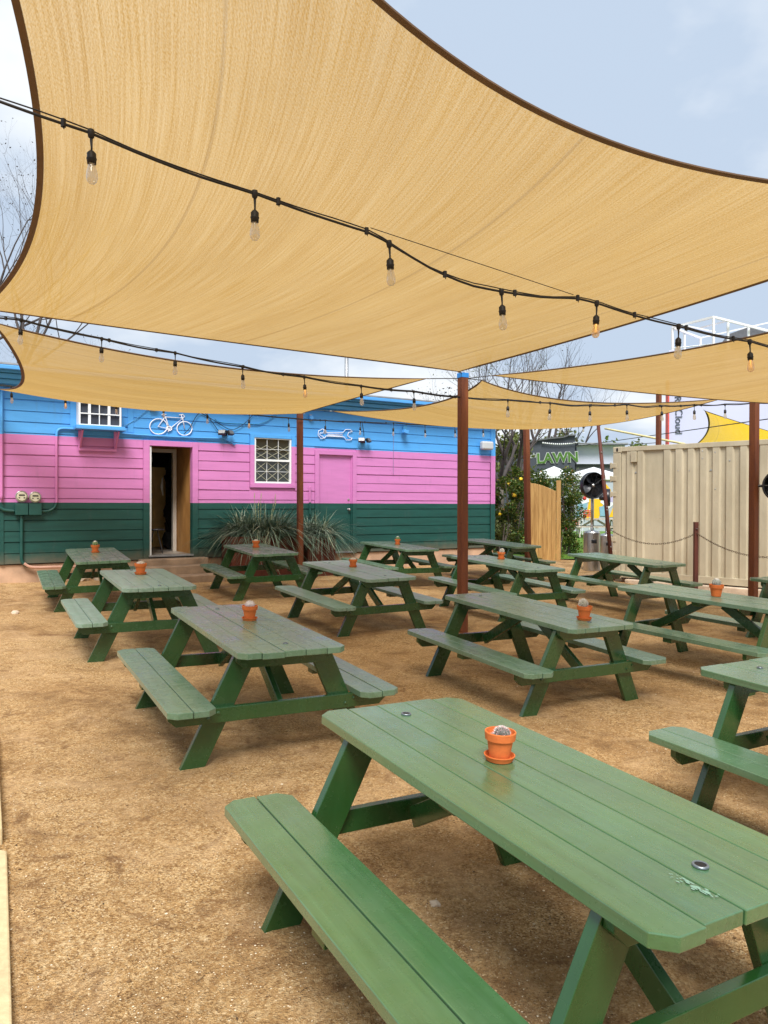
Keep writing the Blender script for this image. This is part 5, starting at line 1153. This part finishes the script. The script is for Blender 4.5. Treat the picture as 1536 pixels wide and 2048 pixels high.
bare_tree(60, 24.0, 7.4, 22, 'lower bare tree behind the building roof at the left', depth=6, spread=.6, lsize=.05)
bare_tree(900, 27.0, 6.0, 23, 'small drooping tree with leaf clusters behind the roof left of the central post', depth=5, leaves=1, spread=.65, lsize=.10)
bare_tree(1000, 21.5, 6.6, 24, 'grey trunked bare tree at the building corner', depth=6, spread=.42, leaves=1, lmat=M_LEAFO, lsize=.05)
bare_tree(1033, 23.5, 7.0, 25, 'bare tree with upright branches behind the central post', depth=5, spread=.38)
bare_tree(1085, 56.0, 14.5, 26, 'bare tree with upright branches above the slate restaurant roof', depth=5, spread=.40)
bare_tree(1150, 58.0, 12.0, 27, 'thin bare tree behind the white annex', depth=5, spread=.42)
def shrub(px, Y, w, d, h, seed, label, mat, n=5200, ls=.055, fl=None, nfl=0, z0=None, stems=7, base=.05, group='shrubs by the gate'):
    p = at(px, 1001, Y); zg = gbase(p.x, p.y) if z0 is None else z0; e = empty('shrub', (p.x, p.y, zg)); tag(e, label, 'shrub', group); r2 = random.Random(seed)
    tw = MB()
    for k in range(stems):
        a = r2.random() * 6.28; b = Vector((math.cos(a) * w * .3, math.sin(a) * d * .3, 0)); tw.tube([b * .3, b * .6 + Vector((0, 0, h * .4)), b * 1.3 + Vector((0, 0, h * .85))], [.03, .02, .008], 6)
    tw.build('stems', M_BARK, e)
    cl_ = []
    for k in range(34):
        a = r2.random() * 6.28; rr = r2.random() ** .5; cl_.append((Vector((math.cos(a) * rr * w * .5, math.sin(a) * rr * d * .5, h * (base + (1 - base) * (r2.random() ** .8)) * (1 - .25 * rr * rr))), .16 + .22 * r2.random()))
    mb = MB(); ff = MB()
    for k in range(n):
        c, cr = cl_[int(r2.random() * len(cl_))]; v = Vector((r2.gauss(0, 1), r2.gauss(0, 1), r2.gauss(0, 1))).normalized() * cr * h * .36 * r2.random() ** .35
        q = c + v; 
        if q.z < .03: q.z = .03 + r2.random() * .1
        leaf(mb, q, ls, r2)
    mb.build('foliage', mat, e)
    if fl:
        for k in range(nfl):
            c, cr = cl_[int(r2.random() * len(cl_))]; v = Vector((r2.gauss(0, 1), -abs(r2.gauss(0, 1)), r2.gauss(0, .8))).normalized() * cr * h * .38
            blob(ff, c + v, .035 + .03 * r2.random(), k, 1, .3)
        ff.build('flowers', fl, e)
    return e
shrub(1022, 20.6, 1.3, 1.0, 2.35, 31, 'leafy shrub with yellow flowers at the building corner', M_LEAFD, 6500, .075, M_YFLOWER, 9, base=.02)
shrub(1080, 21.6, 1.7, 1.0, 2.25, 32, 'bronze-green shrub rising behind the wooden gate', M_LEAFD, 6500, .075, base=.2)
shrub(1133, 20.8, .75, .9, 2.35, 33, 'dark feathery shrub right of the wooden gate', M_LEAFD, 6500, .065, M_RFLOWER, 3, base=.08)
shrub(1118, 19.6, .30, .3, .9, 35, 'small sparse plant at the right foot of the gate', M_LEAFL, 700, .06, base=.15)
shrub(1003, 20.0, .6, .5, 1.0, 36, 'low dry brush at the foot of the building corner', M_LEAFO, 1500, .06)
# distant leafy trees
def crown_tree(px, Y, h, w, seed, label, mat, n=3600, ls=.22, name='leafy_tree'):
    p = at(px, 1001, Y); e = empty(name, (p.x, p.y, gbase(p.x, p.y))); tag(e, label, 'tree', 'leafy trees beyond the yard'); r2 = random.Random(seed)
    tr = MB(); tr.tube([(0, 0, -.2), (.1, 0, h * .3), (0, 0, h * .6)], [w * .045, w * .035, w * .015], 8)
    for k in range(5): a = k * 1.3; tr.tube([(0, 0, h * .35), (math.cos(a) * w * .25, math.sin(a) * w * .25, h * .65)], [w * .02, w * .006], 6)
    tr.build('trunk', M_BARK, e)
    cl_ = []
    for k in range(30):
        a = r2.random() * 6.28; rr = r2.random() ** .5; cl_.append((Vector((math.cos(a) * rr * w * .45, math.sin(a) * rr * w * .45, h * (.35 + .6 * r2.random() * (1 - .4 * rr)))), w * (.08 + .10 * r2.random())))
    mb = MB()
    for k in range(n): c, cr = cl_[int(r2.random() * len(cl_))]; v = Vector((r2.gauss(0, 1), r2.gauss(0, 1), r2.gauss(0, .8))).normalized() * cr * r2.random() ** .4; leaf(mb, c + v, ls, r2)
    mb.build('crown', mat, e)
crown_tree(1258, 52, 6.8, 4.6, 41, 'leafy green tree just above the left end of the container', M_LEAFL, 2600, .3)
crown_tree(1300, 56, 6.6, 4.2, 42, 'leafy tree behind the post above the container', M_LEAFO, 2400, .3)
crown_tree(1000, 34, 5.6, 3.0, 43, 'olive tree mass behind the bare trunks at the building corner', M_LEAFO, 4200, .2)
crown_tree(1105, 64, 8.2, 8.0, 44, 'pale leafy tree behind the dark curved restaurant roof', M_LEAFO, 4200, .3)
crown_tree(1180, 72, 6.9, 7.0, 45, 'faint far tree above the white building', M_LEAFO, 2500, .35)

# ------------------------------------------------------------------ places beyond the lawn
def text(parent, body, M, size, mat, name='lettering', ext=.02, bold=.0, align='LEFT', shear=0, font=None):
    cu = bpy.data.curves.new(name, 'FONT'); cu.body = body; cu.size = size; cu.extrude = ext; cu.offset = bold; cu.align_x = align; cu.shear = shear; cu.materials.append(mat)
    t = bpy.data.objects.new(name, cu); COL.objects.link(t); bpy.context.view_layer.update()
    me = bpy.data.meshes.new_from_object(t.evaluated_get(bpy.context.evaluated_depsgraph_get())); bpy.data.objects.remove(t); o = bpy.data.objects.new(name, me)
    COL.objects.link(o); o.parent = parent; o.matrix_local = M; return o
M_SLATE = plain('slate_paint', (0.047, 0.056, 0.072), .6, var=.15, scale=.5); M_SLATED = plain('dark_slate_roof', (0.09, 0.095, 0.10), .7, var=.2)
M_PALE = plain('pale_metal_siding', (0.58, 0.60, 0.72), .5, var=.04, scale=.6); M_LIME = plain('green_lettering', (0.055, 0.15, 0.012), .5); M_WL = plain('white_lettering', (.42, .46, .42), .5)
YR = 44.0
rb = empty('restaurant_building', at(1060, 1001, YR)); rb.location.z = .2; tag(rb, 'dark slate restaurant with a curved parapet and green letters over the lawn', 'building')
o0 = rb.location.copy(); L_ = lambda px, py, Y=YR: at(px, py, Y) - o0
mb = MB(); P = [L_(990, 915), L_(1062, 884), L_(1095, 879), L_(1125, 876), L_(1135, 872.5), L_(1150, 872)]
Pb = [(p.x, p.z) for p in P]; mb.prism([(P[-1].x, 0)] + [(a, b) for a, b in Pb[::-1]] + [(P[0].x, 0)], 0, 9, 'y'); mb.build('wall', M_SLATE, rb)
mb = MB()
for a, b in zip(Pb, Pb[1:]): mb.beam((a[0], 4.4, a[1] + .04), (b[0] + .01, 4.4, b[1] + .04), 9.2, .08, (0, 0, 1))
mb.build('parapet', M_SLATED, rb)
p = L_(1059, 917); text(rb, 'the', Matrix.Translation((p.x, -.03, p.z)) @ Matrix.Rotation(R(90), 4, 'X') @ Matrix.Rotation(R(6), 4, 'Z'), .44, M_WL, shear=.3, ext=.01)
p = L_(1073, 926.5)
text(rb, 'LAWN', Matrix.Translation((p.x - .0, -.05, p.z)) @ Matrix.Rotation(R(90), 4, 'X') @ Matrix.Diagonal((1.02, 1, 1, 1)) @ Matrix.Rotation(R(2.5), 4, 'Z'), .80, M_WL, 'letter_outline', ext=.01, bold=.055)
text(rb, 'LAWN', Matrix.Translation((p.x - .0, -.08, p.z)) @ Matrix.Rotation(R(90), 4, 'X') @ Matrix.Diagonal((1.02, 1, 1, 1)) @ Matrix.Rotation(R(2.5), 4, 'Z'), .80, M_LIME, ext=.01, bold=.02)
mb = MB()
for k in range(17): q = L_(1085 + k * 4.1, 886 + 2.6 * math.sin(math.pi * k / 16)); blob(mb, (q.x, -.15, q.z), .055, k, 1, .0)
mb.build('light_row', M_WHITE, rb)
wb = empty('white_annex', at(1150, 1001, YR + .5)); wb.location.z = .2; tag(wb, 'white sided annex with a dark lower band right of the slate restaurant', 'building'); o0 = wb.location.copy()
a, b = L_(1150, 891, YR + .5), L_(1250, 890, YR + .5); zz = L_(1150, 928, YR + .5).z
mb = MB(); mb.box(a.x + .1, b.x, 0, 8, zz, a.z); mb.build('wall', M_PALE, wb)
mb = MB(); mb.box(a.x + .1, b.x, .2, 8, 0, zz - .002); mb.build('lower_wall', M_SLATED, wb)
mb = MB(); mb.box(a.x + .05, b.x, -.6, 8.1, a.z + .002, a.z + .12); mb.build('roof', M_GALV, wb)
# market umbrella
def umbrella(px, py, Y, w, label):
    t = at(px, py, Y); e = empty('market_umbrella', (t.x, t.y, .2)); tag(e, label, 'umbrella', 'white umbrellas on the lawn'); h = t.z - .2; n = 8; vs = [(0, 0, h)]; 
    for k in range(n): a = k * 2 * math.pi / n; vs.append((w * math.cos(a), w * math.sin(a), h - .38))
    for k in range(n): a = k * 2 * math.pi / n; vs.append((w * math.cos(a), w * math.sin(a), h - .56))
    mb = MB(); mb.add(vs, [(0, 1 + k, 1 + (k + 1) % n) for k in range(n)] + [(1 + k, 9 + k, 9 + (k + 1) % n, 1 + (k + 1) % n) for k in range(n)]); mb.build('canopy', M_WHITE, e)
    mb = MB(); mb.tube([(0, 0, 0), (0, 0, h)], .03, 8); mb.build('pole', M_GALV, e)
umbrella(1187, 934, 31.5, 1.35, 'white market umbrella behind the black fan'); umbrella(1108, 932.5, 34, .95, 'white umbrella peeking over the shrub below the green letters')
# mural wall
YM = 39.0; o1 = at(1120, 1001, YM); mw = empty('mural_wall', (o1.x, o1.y, .2)); tag(mw, 'low wall painted with yellow, grey and white angular shapes beyond the lawn', 'mural wall'); o0 = mw.location.copy()
a = L_(1100, 965, YM); b = L_(1262, 965, YM); mb = MB(); mb.box(a.x, b.x, 0, .25, -.1, a.z); mb.build('wall', plain('mural_grey', (0.40, 0.44, 0.48), .6, var=.1, scale=.8), mw)
MY = plain('mural_yellow', (0.80, 0.46, 0.01), .55, var=.06); MW2 = plain('mural_white', (0.72, 0.74, 0.78), .55, var=.05); ML = plain('mural_lilac', (0.45, 0.40, 0.58), .55, var=.05); MT = plain('mural_teal', (0.20, 0.38, 0.48), .55)
for i, (m, pts) in enumerate(((MY, [(1172, 1040), (1178, 998), (1200, 998), (1206, 1010), (1196, 1040)]), (MY, [(1212, 968), (1222, 980), (1213, 992), (1204, 986)]), (MY, [(1218, 1034), (1228, 1010), (1240, 1034)]), (MW2, [(1200, 1004), (1216, 986), (1236, 1002), (1216, 1018)]),
                              (ML, [(1214, 992), (1240, 988), (1240, 1006), (1218, 1004)]), (MT, [(1156, 1004), (1174, 1000), (1172, 1030), (1152, 1032)]), (MW2, [(1160, 1000), (1176, 992), (1178, 1004), (1164, 1008)]), (MT, [(1198, 1014), (1212, 1010), (1216, 1032), (1200, 1032)]))):
    q = [L_(x, y, YM) for x, y in pts]; mb = MB(); mb.prism([(v.x, v.z) for v in q], -.012 - .004 * i, -.001 - .004 * i, 'y'); mb.build('painted_shape', m, mw)
# red crate racks near the mural
for (px, py, w, h, Y, lab) in ((1172, 1026, .42, .32, 35, 'red and white crate stacked beside the mural wall'), (1140, 1046, .9, .35, 35.5, 'red low bench box at the shrub edge beyond the lawn')):
    t = at(px, py, Y); e = empty('red_crate', (t.x, t.y, .22)); tag(e, lab, 'crate', 'red crates beyond the lawn'); h2 = t.z - .22 + h / 2
    mb = MB()
    for k in range(4): mb.box(-w / 2, w / 2, -.2, .2, h2 - h + k * h / 4, h2 - h + (k + .6) * h / 4)
    mb.build('slats', plain('red_paint', (0.60, 0.04, 0.03), .5), e)
    mb = MB(); [mb.box(sx * w / 2 - .02, sx * w / 2 + .02, sy * .2 - .02, sy * .2 + .02, 0, h2) for sx in (-1, 1) for sy in (-1, 1)]; mb.build('corner_leg', M_WHITE, e)
# weathered pale picnic table on the lawn
root = copy_tree(FIRST['a']); t = at(1190, 1037, 31.5); root.location = (t.x, t.y, t.z - TH); root.rotation_euler = (0, 0, R(82)); tag(root, 'pale weathered picnic table on the lawn behind the fan', 'picnic table'); root['group'] = 'pale tables on the lawn'
M_PALEW = plain('weathered_pale_wood', (0.52, 0.45, 0.38), .8, var=.15)
for ch in list(root.children):
    if ch.name.startswith(('paint_scuff', 'grommet')):
        for g in list(ch.children): bpy.data.objects.remove(g)
        bpy.data.objects.remove(ch); continue
    ch.data = ch.data.copy(); ch.data.materials[0] = M_PALEW
# tall pale building with the red strip, sideways letters and the steel roof frame
YT = 62.0; tb = empty('tall_pale_building', at(1337, 1001, YT)); tb.location.z = .2; tag(tb, 'tall pale building with a red edge and sideways letters behind the container', 'building'); o0 = tb.location.copy()
a = L_(1338, 700, YT); b = L_(1700, 700, YT); mb = MB(); mb.prism([(a.x, 0), (b.x, 0), (b.x, 12), (a.x + 6, 12)], 0, a.z); mb.build('wall', plain('pale_blue_panels', (0.53, 0.54, 0.72), .5, var=.03, scale=.3), tb)
c = L_(1334, 760, YT); mb = MB(); mb.box(c.x + .04, a.x - .004, -.15, .4, 0, c.z); mb.build('red_strip', plain('coral_red', (0.62, 0.09, 0.07), .5), tb)
M_NAVY = plain('navy_lettering', (0.035, 0.05, 0.08), .5)
def side_text(body, px, py, size): p = L_(px, py, YT); text(tb, body, Matrix.Translation((p.x, -.06, p.z)) @ Matrix.Rotation(R(90), 4, 'X') @ Matrix.Rotation(R(-90), 4, 'Z'), size, M_NAVY, ext=.02, bold=-.006)
side_text('R', 1349, 792, .78); side_text('Cloud', 1350.5, 817, .84)
rf = M_WHITE; fr = MB()
def seg(p1, p2, w=.28): fr.beam(L_(*p1), L_(*p2), w * .6, w * .6)
top = (1427, 634, 60); lft = (1345, 655, 64); rgt = (1560, 668, 62)
seg(top, lft); seg(top, rgt); seg(lft, (1400, 676, 66)); seg((1400, 676, 66), (1560, 640, 72), .2); seg((1365, 650, 62), (1430, 664, 66), .2); seg((1458, 641, 61), (1400, 656, 68), .2)
for (x, y0, y1, Y) in ((1345, 655, 712, 64), (1427, 634, 700, 60), (1456, 645, 700, 61), (1497, 655, 700, 61.5), (1369, 665, 705, 65), (1401, 676, 700, 66)): seg((x, y0, Y), (x, y1, Y), .26)
fr.build('roof_frame', M_WHITE, tb)
mb = MB(); q = [L_(1458, 668, 66), L_(1497, 654, 66), L_(1560, 664, 66), L_(1560, 700, 66), L_(1435, 700, 66)]; mb.prism([(v.x, v.z) for v in q], 4, 4.3, 'y'); mb.build('dark_canopy', M_SLATED, tb)
mb = MB(); A_, B_ = L_(1345, 697, 61), L_(1460, 684, 61)
for k in range(3): mb.tube([A_ + Vector((0, 0, -k * .3)), B_ + Vector((0, 0, -k * .3))], .04, 6)
mb.build('roof_railing', M_GALV, tb)
